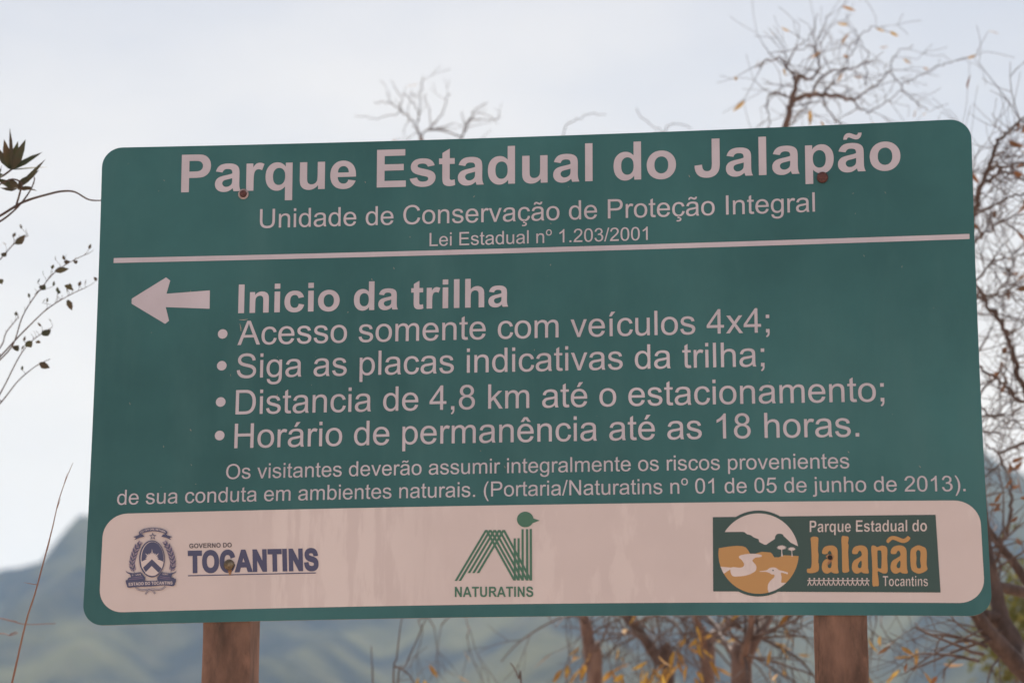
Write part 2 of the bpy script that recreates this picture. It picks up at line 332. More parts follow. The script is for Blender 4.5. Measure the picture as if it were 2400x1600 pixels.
'O':(1593,'M99 714Q99 1079 295 1285Q491 1492 801 1492Q1004 1492 1167 1395Q1330 1298 1415 1124Q1501 951 1501 731Q1501 508 1411 332Q1321 156 1156 65Q991 -25 800 -25Q593 -25 430 75Q267 175 183 348Q99 521 99 714M299 711Q299 446 441 293Q584 141 799 141Q1018 141 1159 295Q1301 449 1301 732Q1301 911 1240 1044Q1180 1178 1063 1251Q947 1325 802 1325Q596 1325 447 1183Q299 1042 299 711'),
'b':(1139,'M301 0L134 0L134 1466L314 1466L314 943Q428 1086 605 1086Q703 1086 790 1046Q878 1007 934 935Q991 864 1023 763Q1055 662 1055 547Q1055 274 920 125Q785 -24 596 -24Q408 -24 301 133M299 539Q299 348 351 263Q436 124 581 124Q699 124 785 226Q871 329 871 532Q871 740 788 839Q706 938 589 938Q471 938 385 835Q299 733 299 539'),
'(':(682,'M479 -431Q330 -243 227 9Q124 261 124 531Q124 769 201 987Q291 1240 479 1491L608 1491Q487 1283 448 1194Q387 1056 352 906Q309 719 309 530Q309 49 608 -431'),
')':(682,'M253 -431L124 -431Q423 49 423 530Q423 718 380 903Q346 1053 285 1191Q246 1281 124 1491L253 1491Q441 1240 531 987Q608 769 608 531Q608 261 504 9Q401 -243 253 -431'),
'N':(1479,'M156 0L156 1466L355 1466L1125 315L1125 1466L1311 1466L1311 0L1112 0L342 1152L342 0'),
'j':(455,'M134 1257L134 1466L314 1466L314 1257M-94 -412L-60 -259Q-6 -273 25 -273Q80 -273 107 -236Q134 -200 134 -54L134 1062L314 1062L314 -58Q314 -254 263 -331Q198 -431 47 -431Q-26 -431 -94 -412'),
'5':(1139,'M85 384L274 400Q295 262 371 192Q448 123 556 123Q686 123 776 221Q866 319 866 481Q866 635 779 724Q693 813 553 813Q466 813 396 773Q326 734 286 671L117 693L259 1446L988 1446L988 1274L403 1274L324 880Q456 972 601 972Q793 972 925 839Q1057 706 1057 497Q1057 298 941 153Q800 -25 556 -25Q356 -25 229 87Q103 199 85 384'),
}
TIL='M259 1228Q258 1328 315 1387Q369 1444 454 1444Q513 1444 614 1389Q670 1359 703 1359Q733 1359 750 1377Q767 1397 774 1446L904 1446Q900 1337 846 1282Q792 1227 708 1227Q645 1227 545 1281Q480 1316 449 1316Q420 1316 402 1296Q384 1275 384 1228'
GR['ã']=(1139,GR['a'][1]+TIL)
GR['é']=(1139,GR['e'][1]+'M441 1194L574 1474L810 1474L590 1194')
GR['á']=(1139,GR['a'][1]+'M441 1194L574 1474L810 1474L590 1194')
GR['ê']=(1139,GR['e'][1]+'M272 1194L470 1474L676 1474L880 1194L695 1194L575 1355L460 1194')
GR['í']=(569,'M193 0L193 1062L373 1062L373 0M165 1194L298 1474L534 1474L314 1194')
GR['ç']=(1024,GR['c'][1]+'M500 30L462 -168Q502 -158 532 -158Q588 -158 614 -178Q636 -194 636 -222Q636 -254 600 -276Q566 -298 500 -298Q446 -298 396 -286L388 -384Q440 -400 514 -400Q648 -400 712 -344Q758 -302 758 -232Q758 -170 718 -132Q676 -94 592 -88L614 30')
GB = {
' ':(569,''),
'P':(1366,'M149 0L149 1466L624 1466Q894 1466 976 1444Q1102 1411 1187 1300Q1272 1190 1272 1015Q1272 880 1223 788Q1174 696 1098 643Q1023 591 945 574Q839 553 638 553L445 553L445 0M445 1218L445 802L607 802Q782 802 841 825Q900 848 933 897Q967 946 967 1011Q967 1091 920 1143Q873 1195 801 1208Q748 1218 588 1218'),
'a':(1139,'M357 738L102 784Q145 938 250 1012Q355 1086 562 1086Q750 1086 842 1041Q934 997 971 928Q1009 860 1009 677L1006 349Q1006 209 1019 142Q1033 76 1070 0L792 0Q781 28 765 83Q758 108 755 116Q683 46 601 11Q519 -24 426 -24Q262 -24 167 65Q73 154 73 290Q73 380 116 450Q159 521 236 558Q314 596 460 624Q657 661 733 693L733 721Q733 802 693 836Q653 871 542 871Q467 871 425 841Q383 812 357 738M733 510Q679 492 562 467Q445 442 409 418Q354 379 354 319Q354 260 398 217Q442 174 510 174Q586 174 655 224Q706 262 722 317Q733 353 733 454'),
'r':(797,'M416 0L135 0L135 1062L396 1062L396 911Q463 1018 516 1052Q570 1086 638 1086Q734 1086 823 1033L736 788Q665 834 604 834Q545 834 504 801Q463 769 439 684Q416 599 416 328'),
'q':(1251,'M1112 1062L850 1062L850 906Q799 986 712 1036Q625 1086 519 1086Q334 1086 205 941Q76 796 76 537Q76 271 206 123Q336 -24 521 -24Q609 -24 680 11Q752 46 831 131L831 -404L1112 -404M834 549Q834 370 763 284Q692 199 590 199Q492 199 427 277Q362 356 362 535Q362 702 429 783Q496 864 595 864Q698 864 766 784Q834 705 834 549'),
'p':(1251,'M139 1062L401 1062L401 906Q452 986 539 1036Q626 1086 732 1086Q917 1086 1046 941Q1175 796 1175 537Q1175 271 1045 123Q915 -24 730 -24Q642 -24 570 11Q499 46 420 131L420 -404L139 -404M417 549Q417 370 488 284Q559 199 661 199Q759 199 824 277Q889 356 889 535Q889 702 822 783Q755 864 656 864Q553 864 485 784Q417 705 417 549'),
'u':(1251,'M849 0L849 159Q791 74 696 25Q602 -24 497 -24Q390 -24 305 23Q220 70 182 155Q144 240 144 390L144 1062L425 1062L425 574Q425 350 440 299Q456 249 497 219Q538 190 601 190Q673 190 730 229Q787 269 808 327Q829 386 829 614L829 1062L1110 1062L1110 0'),
'e':(1139,'M762 338L1042 291Q988 137 871 56Q755 -24 580 -24Q303 -24 170 157Q65 302 65 523Q65 787 203 936Q341 1086 552 1086Q789 1086 926 929Q1063 773 1057 450L353 450Q356 325 421 255Q486 186 583 186Q649 186 694 222Q739 258 762 338M778 622Q775 744 715 807Q655 871 569 871Q477 871 417 804Q357 737 358 622'),
'E':(1366,'M149 0L149 1466L1236 1466L1236 1218L445 1218L445 893L1181 893L1181 646L445 646L445 247L1264 247L1264 0'),
's':(1139,'M48 303L330 346Q348 264 403 221Q458 179 557 179Q666 179 721 219Q758 247 758 294Q758 326 738 347Q717 367 644 384Q304 459 213 521Q87 607 87 760Q87 898 196 992Q305 1086 534 1086Q752 1086 858 1015Q964 944 1004 805L739 756Q722 818 674 851Q627 884 539 884Q428 884 380 853Q348 831 348 796Q348 766 376 745Q414 717 638 666Q863 615 952 541Q1040 466 1040 332Q1040 186 918 81Q796 -24 557 -24Q340 -24 213 64Q87 152 48 303'),
't':(682,'M634 1062L634 838L442 838L442 410Q442 280 447 258Q453 237 472 223Q492 209 520 209Q559 209 633 236L657 18Q559 -24 435 -24Q359 -24 298 1Q237 27 208 67Q180 108 169 177Q160 226 160 375L160 838L31 838L31 1062L160 1062L160 1273L442 1437L442 1062'),
'd':(1251,'M1121 0L860 0L860 156Q795 65 706 20Q618 -24 528 -24Q345 -24 214 123Q84 271 84 535Q84 805 211 945Q338 1086 532 1086Q710 1086 840 938L840 1466L1121 1466M371 554Q371 384 418 308Q486 198 608 198Q705 198 773 280Q841 363 841 527Q841 710 775 790Q709 871 606 871Q506 871 438 791Q371 712 371 554'),
'l':(569,'M147 0L147 1466L428 1466L428 0'),
'i':(569,'M147 1206L147 1466L428 1466L428 1206M147 0L147 1062L428 1062L428 0'),
'I':(569,'M140 0L140 1466L436 1466L436 0'),
'o':(1251,'M82 546Q82 686 151 817Q220 948 346 1017Q473 1086 629 1086Q870 1086 1024 929Q1178 773 1178 534Q1178 293 1022 134Q867 -24 631 -24Q485 -24 352 42Q220 108 151 235Q82 363 82 546M370 531Q370 373 445 289Q520 205 630 205Q740 205 814 289Q889 373 889 533Q889 689 814 773Q740 857 630 857Q520 857 445 773Q370 689 370 531'),
'J':(1139,'M692 1466L987 1466L987 538Q987 356 955 258Q912 130 799 52Q686 -25 501 -25Q284 -25 167 96Q50 218 49 453L328 485Q333 359 365 307Q413 228 511 228Q610 228 651 284Q692 341 692 519'),
'n':(1251,'M1113 0L832 0L832 542Q832 714 814 764Q796 815 755 843Q715 871 658 871Q585 871 527 831Q469 791 447 725Q426 659 426 481L426 0L145 0L145 1062L406 1062L406 906Q545 1086 756 1086Q849 1086 926 1052Q1003 1019 1042 967Q1082 915 1097 849Q1113 783 1113 660'),
'c':(1139,'M1074 748L797 698Q783 781 733 823Q684 865 605 865Q500 865 437 792Q375 720 375 550Q375 361 438 283Q502 205 609 205Q689 205 740 250Q791 296 812 407L1088 360Q1045 170 923 73Q801 -24 596 -24Q363 -24 224 123Q86 270 86 530Q86 793 225 939Q364 1086 601 1086Q795 1086 909 1002Q1024 919 1074 748'),
'h':(1251,'M428 1466L428 927Q564 1086 753 1086Q850 1086 928 1050Q1006 1014 1045 958Q1085 902 1099 834Q1114 766 1114 623L1114 0L833 0L833 561Q833 728 817 773Q801 818 760 844Q720 871 659 871Q589 871 534 837Q479 803 453 734Q428 666 428 532L428 0L147 0L147 1466'),
'N':(1479,'M152 0L152 1466L440 1466L1040 487L1040 1466L1315 1466L1315 0L1018 0L427 956L427 0'),
'A':(1479,'M1471 0L1149 0L1021 333L435 333L314 0L0 0L571 1466L884 1466M926 580L724 1124L526 580'),
'T':(1251,'M479 0L479 1218L44 1218L44 1466L1209 1466L1209 1218L775 1218L775 0'),
'U':(1479,'M146 1466L442 1466L442 672Q442 483 453 427Q472 337 543 282Q615 228 739 228Q865 228 929 279Q993 331 1006 406Q1019 481 1019 655L1019 1466L1315 1466L1315 696Q1315 432 1291 323Q1267 214 1202 139Q1138 64 1030 19Q922 -25 748 -25Q538 -25 429 23Q321 72 258 149Q195 227 175 312Q146 438 146 684'),
'R':(1479,'M150 0L150 1466L773 1466Q1008 1466 1114 1426Q1221 1387 1285 1286Q1349 1185 1349 1055Q1349 890 1252 782Q1155 675 962 647Q1058 591 1120 524Q1183 457 1289 286L1468 0L1114 0L900 319Q786 490 744 534Q702 579 655 595Q608 612 506 612L446 612L446 0M446 846L665 846Q878 846 931 864Q984 882 1014 926Q1044 970 1044 1036Q1044 1110 1004 1155Q965 1201 893 1213Q857 1218 677 1218L446 1218'),
'S':(1366,'M74 477L362 505Q388 360 467 292Q547 224 682 224Q825 224 897 284Q970 345 970 426Q970 478 939 514Q909 551 833 578Q781 596 596 642Q358 701 262 787Q127 908 127 1082Q127 1194 190 1291Q254 1389 373 1440Q493 1491 662 1491Q938 1491 1077 1370Q1217 1249 1224 1047L928 1034Q909 1147 846 1196Q784 1246 659 1246Q530 1246 457 1193Q410 1159 410 1102Q410 1050 454 1013Q510 966 726 915Q942 864 1045 809Q1149 755 1207 660Q1266 566 1266 427Q1266 301 1196 191Q1126 81 998 27Q870 -26 679 -26Q401 -26 252 102Q103 231 74 477'),
'O':(1593,'M89 724Q89 948 156 1100Q206 1212 292 1301Q379 1390 482 1433Q619 1491 798 1491Q1122 1491 1316 1290Q1511 1089 1511 731Q1511 376 1318 175Q1125 -25 802 -25Q475 -25 282 174Q89 374 89 724M394 734Q394 485 509 356Q624 228 801 228Q978 228 1091 355Q1205 483 1205 738Q1205 990 1094 1114Q984 1238 801 1238Q618 1238 506 1112Q394 987 394 734'),
'C':(1479,'M1087 539L1374 448Q1308 208 1154 91Q1001 -25 765 -25Q473 -25 285 174Q97 374 97 720Q97 1086 286 1288Q475 1491 783 1491Q1052 1491 1220 1332Q1320 1238 1370 1062L1077 992Q1051 1106 968 1172Q886 1238 768 1238Q605 1238 503 1121Q402 1004 402 742Q402 464 502 346Q602 228 762 228Q880 228 965 303Q1050 378 1087 539'),
'D':(1479,'M148 1466L689 1466Q872 1466 968 1438Q1097 1400 1189 1303Q1281 1206 1329 1065Q1377 925 1377 719Q1377 538 1332 407Q1277 247 1175 148Q1098 73 967 31Q869 0 705 0L148 0M444 1218L444 247L665 247Q789 247 844 261Q916 279 963 322Q1011 365 1041 463Q1071 562 1071 732Q1071 902 1041 993Q1011 1084 957 1135Q903 1186 820 1204Q758 1218 577 1218'),
'G':(1593,'M831 539L831 786L1469 786L1469 202Q1376 112 1199 43Q1023 -25 842 -25Q612 -25 441 71Q270 168 184 347Q98 527 98 738Q98 967 194 1145Q290 1323 475 1418Q616 1491 826 1491Q1099 1491 1252 1376Q1406 1262 1450 1060L1156 1005Q1125 1113 1039 1175Q954 1238 826 1238Q632 1238 517 1115Q403 992 403 750Q403 489 519 358Q635 228 823 228Q916 228 1009 264Q1103 301 1170 353L1170 539'),
'V':(1366,'M522 0L-2 1466L319 1466L690 381L1049 1466L1363 1466L838 0'),
'Y':(1366,'M534 0L534 617L-3 1466L344 1466L689 886L1027 1466L1368 1466L829 615L829 0'),
'M':(1706,'M145 0L145 1466L588 1466L854 466L1117 1466L1561 1466L1561 0L1286 0L1286 1154L995 0L710 0L420 1154L420 0'),
}
GB['ã']=(1139,GB['a'][1]+'M286 1220Q285 1338 345 1406Q398 1466 484 1466Q528 1466 590 1440L700 1394Q730 1382 752 1382Q780 1382 796 1402Q812 1422 818 1462L946 1462Q944 1344 886 1276Q832 1212 748 1212Q700 1212 636 1240L532 1286Q500 1300 478 1300Q452 1300 436 1280Q420 1260 414 1220')
# ------------------------------------------------------------------ the sign
BW, BH, KW = 2.0, 1.1139, 0.02257
def warp(u, v):
    """board coordinates (m from the lower left corner) with the slight pinch of the rolled sheet's edges"""
    d = Vector((u - 1.0, 0.0, v + Z0)) - CAM
    z = d.dot(fw); a = d.dot(rt) / z * FOC; b = d.dot(up) / z * FOC
    k = 1 + KW * (a * a + b * b)
    r = fw * FOC + rt * (a * k) + up * (b * k)
    p = CAM + r * (-CAM.y / r.y)
    return p.x, p.z

def flatten(path):
    """'M..L..Q..' outline -> list of closed contours"""
    import re
    cs = []; cur = None; pen = None
    for c, a in re.findall(r'([MLQ])([^MLQ]*)', path):
        n = [float(q) for q in re.findall(r'-?\d+\.?\d*', a)]
        if c == 'M': cur = [(n[0], n[1])]; cs.append(cur)
        elif c == 'L': cur.append((n[0], n[1]))
        else:
            p0 = cur[-1]
            for i in range(1, 6):
                t_ = i / 5.0
                cur.append(((1 - t_) ** 2 * p0[0] + 2 * t_ * (1 - t_) * n[0] + t_ * t_ * n[2], (1 - t_) ** 2 * p0[1] + 2 * t_ * (1 - t_) * n[1] + t_ * t_ * n[3]))
    return cs

def fill(contours, grow=0.0):
    """closed 2D contours (holes cut out) -> verts, faces"""
    cu = bpy.data.curves.new('fill', 'CURVE'); cu.dimensions = '2D'; cu.fill_mode = 'FRONT'
    cu.offset = grow
    for c in contours:
        s = cu.splines.new('POLY'); s.points.add(len(c) - 1)
        for q, p in zip(s.points, c): q.co = (p[0], p[1], 0, 1)
        s.use_cyclic_u = True
    o = bpy.data.objects.new('fill', cu)
    me = o.to_mesh()
    vs = [(v.co.x, v.co.y) for v in me.vertices]; fs = [tuple(p.vertices) for p in me.polygons]
    o.to_mesh_clear(); bpy.data.objects.remove(o); bpy.data.curves.remove(cu)
    # face the viewer
    fs2 = []
    for f in fs:
        ar = 0
        for i in range(len(f)):
            a, b = vs[f[i]], vs[f[(i + 1) % len(f)]]; ar += a[0] * b[1] - a[1] * b[0]
        fs2.append(f if ar > 0 else tuple(reversed(f)))
    return vs, fs2

class Art(MB):
    """flat print on the board; lift = distance in front of the sheet"""
    def __init__(s, lift, A=None):
        super().__init__(); s.lift = lift; s.A = A; s.k = 0
    def pt(s, p):
        x_, y_ = p
        if s.A: x_, y_ = s.A[0][0] * x_ + s.A[0][1] * y_ + s.A[0][2], s.A[1][0] * x_ + s.A[1][1] * y_ + s.A[1][2]
        u, v = warp(x_, y_); return (u, -s.lift - s.k, v)
    def shape(s, contours, grow=0.0, mi=0):
        q = []
        for c in contours:
            w_ = [s.pt(p) for p in c]; q.append([(p[0], p[2] - 2.0) for p in w_])
        vs, fs = fill(q, grow); y_ = -s.lift - s.k
        s.add([(p[0], y_, p[1] + 2.0) for p in vs], fs, mi); s.k += 0.00002
    def stroke(s, pts, wd, mi=0):
        n = len(pts); lf = []; rg = []
        ws = wd if isinstance(wd, (list, tuple)) else [wd] * n
        for i in range(n):
            a, b = pts[max(i - 1, 0)], pts[min(i + 1, n - 1)]
            dx, dy = b[0] - a[0], b[1] - a[1]; l = math.hypot(dx, dy) or 1
            nx, ny = -dy / l * ws[i] / 2, dx / l * ws[i] / 2
            lf.append((pts[i][0] + nx, pts[i][1] + ny)); rg.append((pts[i][0] - nx, pts[i][1] - ny))
        s.shape([lf + rg[::-1]], mi=mi)
    def disc(s, c, r, mi=0, ry=None, n=28):
        s.shape([[(c[0] + r * math.cos(2 * math.pi * i / n), c[1] + (ry or r) * math.sin(2 * math.pi * i / n)) for i in range(n)]], mi=mi)
    def text(s, txt, G, p0, p1, cap, grow=0.0, mi=0, tall=1466.0, bend=None):
        """ink of txt from p0 to p1 along its baseline, capitals cap high"""
        pen = 0; items = []; lo, hi = 1e9, -1e9
        for ch in txt:
            adv, path = G[ch]; cs = flatten(path) if path else []
            cs = [[(pen + a, b) for a, b in c] for c in cs]
            for c in cs:
                for a, b in c: lo = min(lo, a); hi = max(hi, a)
            items.append(cs); pen += adv
        dx, dy = p1[0] - p0[0], p1[1] - p0[1]; l = math.hypot(dx, dy); sg = -1 if s.A else 1
        ux, uy = dx / l, dy / l; vx, vy = -uy * sg, ux * sg
        k0 = s.k
        for cs in items:
            if not cs: continue
            vs, fs = fill([[(a / 2048, b / 2048) for a, b in c] for c in cs], grow)
            q = []
            for a, b in vs:
                a = (a * 2048 - lo) / (hi - lo) * l; b = b * 2048 / tall * cap
                if bend: b += bend * (1 - (2 * a / l - 1) ** 2)
                q.append((p0[0] + ux * a + vx * b, p0[1] + uy * a + vy * b))
            s.add([s.pt(p) for p in q], fs, mi)
        s.k = k0 + 0.00002

def smooth(pts, per=4, closed=True):
    o = []; n = len(pts)
    rng = range(n) if closed else range(n - 1)
    for i in rng:
        if closed: p0, p1, p2, p3 = pts[i - 1], pts[i], pts[(i + 1) % n], pts[(i + 2) % n]
        else: p0, p1, p2, p3 = pts[max(i - 1, 0)], pts[i], pts[i + 1], pts[min(i + 2, n - 1)]
        for j in range(per):
            t_ = j / per
            o.append(tuple(0.5 * (2 * b + (c - a) * t_ + (2 * a - 5 * b + 4 * c - d) * t_ ** 2 + (3 * b - a - 3 * c + d) * t_ ** 3) for a, b, c, d in zip(p0, p1, p2, p3)))
    if not closed: o.append(tuple(pts[-1]))
    return o

def rrect(u0, v0, u1, v1, rx, ry, per_edge=24, arc=10):
    c = []
    for cx, cy, a0 in ((u1 - rx, v1 - ry, 0), (u0 + rx, v1 - ry, 90), (u0 + rx, v0 + ry, 180), (u1 - rx, v0 + ry, 270)):
        for i in range(arc + 1):
            a = R(a0 + 90 * i / arc); c.append((cx + rx * math.cos(a), cy + ry * math.sin(a)))
    o = []
    for i in range(len(c)):
        a, b = c[i], c[(i + 1) % len(c)]; o.append(a)
        l = math.hypot(b[0] - a[0], b[1] - a[1])
        if l > 0.1:
            for j in range(1, per_edge): o.append((a[0] + (b[0] - a[0]) * j / per_edge, a[1] + (b[1] - a[1]) * j / per_edge))
    return o

m_green = mat('green_sheeting', (0.03, 0.16, 0.13), 0.40, 0.34)
noisy(m_green, (0.016, 0.090, 0.102), (0.040, 0.158, 0.174), 1.1, 7, 0.34, 0.66)
layer(m_green, (0.058, 0.165, 0.180), 3.0, 0.48, 0.80, (2.2, 1, 0.5), 0.6)
layer(m_green, (0.30, 0.28, 0.24), 55.0, 0.70, 0.80, (1, 1, 1), 0.5)
m_print = mat('white_lettering_film', (0.62, 0.50, 0.50), 0.45, 0.4)
noisy(m_print, (0.470, 0.442, 0.520), (0.565, 0.535, 0.625), 5.0, 7)
m_strip = mat('white_sheeting', (0.70, 0.58, 0.56), 0.40, 0.45)
noisy(m_strip, (0.585, 0.52, 0.535), (0.64, 0.57, 0.585), 5.0, 6, 0.3, 0.7)
layer(m_strip, (0.74, 0.68, 0.69), 4.0, 0.46, 0.54, (6.0, 1, 0.9), 0.5, mask=('X', -0.16, -0.34, -0.66, -0.56))
layer(m_strip, (0.72, 0.66, 0.67), 3.0, 0.55, 0.60, (4.0, 1, 1.4), 0.4, mask=('X', -0.30, 0.0))
layer(m_strip, (0.60, 0.40, 0.31), 2.2, 0.36, 0.66, (1, 1, 2), 0.75, mask=('Z', 0.155, 0.03))
layer(m_strip, (0.45, 0.36, 0.30), 70.0, 0.70, 0.80, (1, 1, 1), 0.35)
m_edge = mat('worn_sheet_edge', (0.30, 0.19, 0.16), 0.6)
m_navy = mat('navy_print', (0.062, 0.070, 0.155), 0.45)
m_violet = mat('violet_print', (0.17, 0.135, 0.24), 0.45)
m_grey = mat('charcoal_print', (0.09, 0.08, 0.10), 0.45)
m_logo_green = mat('green_print', (0.052, 0.165, 0.118), 0.45)
m_dark_green = mat('dark_green_print', (0.040, 0.082, 0.078), 0.45)
m_ochre = mat('ochre_print', (0.47, 0.265, 0.10), 0.45)
m_deep = mat('deep_green_print', (0.030, 0.075, 0.075), 0.45)

sign = empty('park_sign', (0, 0, 0))
tag(sign, 'wide green park sign with pale pink lettering and rounded corners on two wooden posts', 'sign')

# board: 3 mm sheet, its back a bare metal grey
outer = rrect(0, 0, BW, BH, 0.047, 0.047, 40)
bd = MB()
vs, fs = fill([[warp(*p) for p in outer]])
fr = vs
bd.add([(a, 0.0, b) for a, b in fr], fs, 0)
bd.add([(a, 0.003, b) for a, b in fr], [tuple(reversed(f)) for f in fs], 2)
rim = [warp(*p) for p in outer]
for i in range(len(rim)):
    a, b = rim[i], rim[(i + 1) % len(rim)]
    bd.face([(a[0], 0.0, a[1]), (a[0], 0.003, a[1]), (b[0], 0.003, b[1]), (b[0], 0.0, b[1])], 1)
m_back = mat('galvanised_back', (0.35, 0.36, 0.37), 0.45); m_back.node_tree.nodes['Principled BSDF'].inputs['Metallic'].default_value = 0.8
noisy(m_back, (0.28, 0.29, 0.30), (0.42, 0.43, 0.44), 12, 4)
board = bd.build('board', [m_green, m_edge, m_back], sign)

YS = 1.012
def line(name, txt, G, u0, u1, v, em):
    a = Art(0.0006); a.text(txt, G, (u0, v), (u1, v), em * YS * 1466 / 2048)
    return a.build(name, m_print, board)
line('title_lettering', 'Parque Estadual do Jalapão', GB, 0.1867, 1.8458, 1.0020, 0.1254)
line('subtitle_lettering', 'Unidade de Conservação de Proteção Integral', GR, 0.3730, 1.6557, 0.9116, 0.0628)
line('law_lettering', 'Lei Estadual nº 1.203/2001', GR, 0.7719, 1.2777, 0.8578, 0.0435)
line('trail_lettering', 'Inicio da trilha', GB, 0.3270, 0.9556, 0.7091, 0.0941)
line('rule_lettering', 'Acesso somente com veículos 4x4;', GR, 0.3272, 1.5492, 0.6337, 0.0784)
line('rule_lettering', 'Siga as placas indicativas da trilha;', GR, 0.3274, 1.5364, 0.5559, 0.0784)
line('rule_lettering', 'Distancia de 4,8 km até o estacionamento;', GR, 0.3270, 1.7953, 0.4709, 0.0784)
line('rule_lettering', 'Horário de permanência até as 18 horas.', GR, 0.3266, 1.7387, 0.3926, 0.0784)
line('notice_lettering', 'Os visitantes deverão assumir integralmente os riscos provenientes', GR, 0.3099, 1.7149, 0.3219, 0.0470)
line('notice_lettering', 'de sua conduta em ambientes naturais. (Portaria/Naturatins nº 01 de 05 de junho de 2013).', GR, 0.0639, 1.9587, 0.2693, 0.0470)
for v in (0.6608, 0.5859, 0.5009, 0.4229):
    a = Art(0.0006); a.disc((0.2922, v), 0.0112, n=32); a.build('bullet', m_print, board)
a = Art(0.0006)
a.shape([[(0.034 + (1.9894 - 0.034) * i / 40, 0.8474) for i in range(41)] + [(1.9894 - (1.9894 - 0.034) * i / 40, 0.8357) for i in range(41)]])
a.build('dividing_line', m_print, board)
a = Art(0.0006)
a.shape([[(0.0789, 0.7496), (0.1569, 0.7984), (0.1669, 0.7907), (0.159, 0.7594), (0.2597, 0.7651), (0.2602, 0.7213), (0.1583, 0.7276), (0.1669, 0.6951), (0.158, 0.6879), (0.0789, 0.7376)]])
a.build('arrow', m_print, board)

# small scratches and chips in the green film
rnd = random.Random(4)
a = Art(0.00035)
for u, v, l, ang in [(0.340, 0.694, 0.020, 0.05), (0.333, 0.675, 0.019, 1.75), (0.343, 0.655, 0.010, 2.0)]:
    a.stroke([(u - l / 2 * math.cos(ang), v - l / 2 * math.sin(ang)), (u + 0.001, v - 0.001), (u + l / 2 * math.cos(ang), v + l / 2 * math.sin(ang))], [0.0007, 0.0018, 0.0005])
for i in range(46):
    u, v = rnd.uniform(0.05, 1.95), rnd.uniform(0.26, 1.09); l = rnd.uniform(0.001, 0.006); g_ = rnd.uniform(0.9, 2.3)
    a.stroke([(u, v), (u + l * math.cos(g_), v + l * math.sin(g_))], [rnd.uniform(0.0006, 0.0014), 0.0004])
m_scr = mat('chipped_film', (0.42, 0.36, 0.32), 0.7)
a.build('scratches', m_scr, board)

# white strip with the three logos
a = Art(0.0006)
a.shape([rrect(0.0350, 0.0278, 1.9866, 0.2489, 0.0535, 0.0525, 40)])
strip = a.build('logo_strip', m_strip, sign)

# --- state crest
A_CREST = ((0.00011051, 5.1e-06, 0.07654055), (-2.96e-06, -0.00011012, 0.22750706))
c = Art(0.0012, A_CREST)
NV, VI, LT = 0, 1, 2
def mir(pts, cx): return [(2 * cx - x_, y_) for x_, y_ in pts][::-1]
def ell(cx, cy, rx, ry, n=40): return [(cx + rx * math.cos(2 * math.pi * i / n), cy + ry * math.sin(2 * math.pi * i / n)) for i in range(n)]
# laurel and cotton branches
stem = [(262, 1010), (225, 880), (232, 760), (262, 640), (310, 520), (372, 420)]
for side in (0, 1):
    P = smooth(stem, 6, False)
    if side: P = [(1272 - x_, y_ - 8) for x_, y_ in P]
    c.stroke(P, 14, NV)
    for i in range(1, len(P) - 1, 2):
        (x0, y0), (x1, y1) = P[i - 1], P[i + 1]
        an = math.atan2(y1 - y0, x1 - x0)
        for sd in (-1, 1):
            b = an + sd * 0.62; ln = 118 if i < 24 else 80
            ex, ey = P[i][0] + math.cos(b) * ln, P[i][1] + math.sin(b) * ln
            mx_, my_ = (P[i][0] + ex) / 2, (P[i][1] + ey) / 2; nx, ny = -math.sin(b) * 21, math.cos(b) * 21
            c.shape([[P[i], (mx_ + nx, my_ + ny), (ex, ey), (mx_ - nx, my_ - ny)]], mi=VI if (i // 2 + sd) % 2 else NV)
            c.stroke([P[i], (mx_, my_), (ex, ey)], 5, LT if (i // 2 + sd) % 2 else VI)
    tip = P[-1]; c.shape([[(tip[0] - 10, tip[1] + 60), (tip[0] + (6 if not side else -6), tip[1]), (tip[0] + 16, tip[1] + 50), (tip[0] - 20 + 25 * (1 - side), tip[1] + 110)]], mi=NV)
# crossed stems under the scroll
for q in ([(290, 1300), (340, 1352), (430, 1375), (560, 1362), (640, 1380), (688, 1448)], [(900, 1288), (850, 1340), (760, 1362), (640, 1356), (550, 1385), (494, 1458)]):
    c.stroke(smooth(q, 4, False), 30, NV); c.stroke(smooth(q, 4, False), 10, LT)
# side ribbons and scroll
lr = [(85, 972), (140, 1012), (240, 1028), (400, 1006), (434, 1044), (492, 1120), (484, 1176), (300, 1190), (110, 1190), (150, 1120), (205, 1110), (180, 1050), (120, 1022)]
c.shape([lr], mi=NV); c.shape([mir(lr, 612)], mi=NV)
for q in ([(230, 1120), (330, 1112), (430, 1092)], [(160, 1150), (260, 1150), (440, 1130)]):
    c.stroke(q, 14, VI); c.stroke(mir(q, 612), 14, VI)
c.stroke([(100, 1180), (112, 1230), (140, 1300)], 24, VI)
c.shape([smooth([(96, 1160), (150, 1185), (370, 1180), (612, 1186), (870, 1166), (1080, 1140), (1118, 1160), (1100, 1230), (1062, 1288), (870, 1274), (600, 1296), (330, 1304), (150, 1322), (116, 1262)], 3)], mi=NV)
c.text('ESTADO DO TOCANTINS', GB, (158, 1286), (1048, 1256), 62, mi=LT, bend=8)
c.text('1º JAN', GR | {'J': GR['I'], }, (222, 1090), (400, 1070), 34, mi=LT)
c.text('1989', GR | {'9': GR['0']}, (842, 1066), (955, 1066), 36, mi=LT)
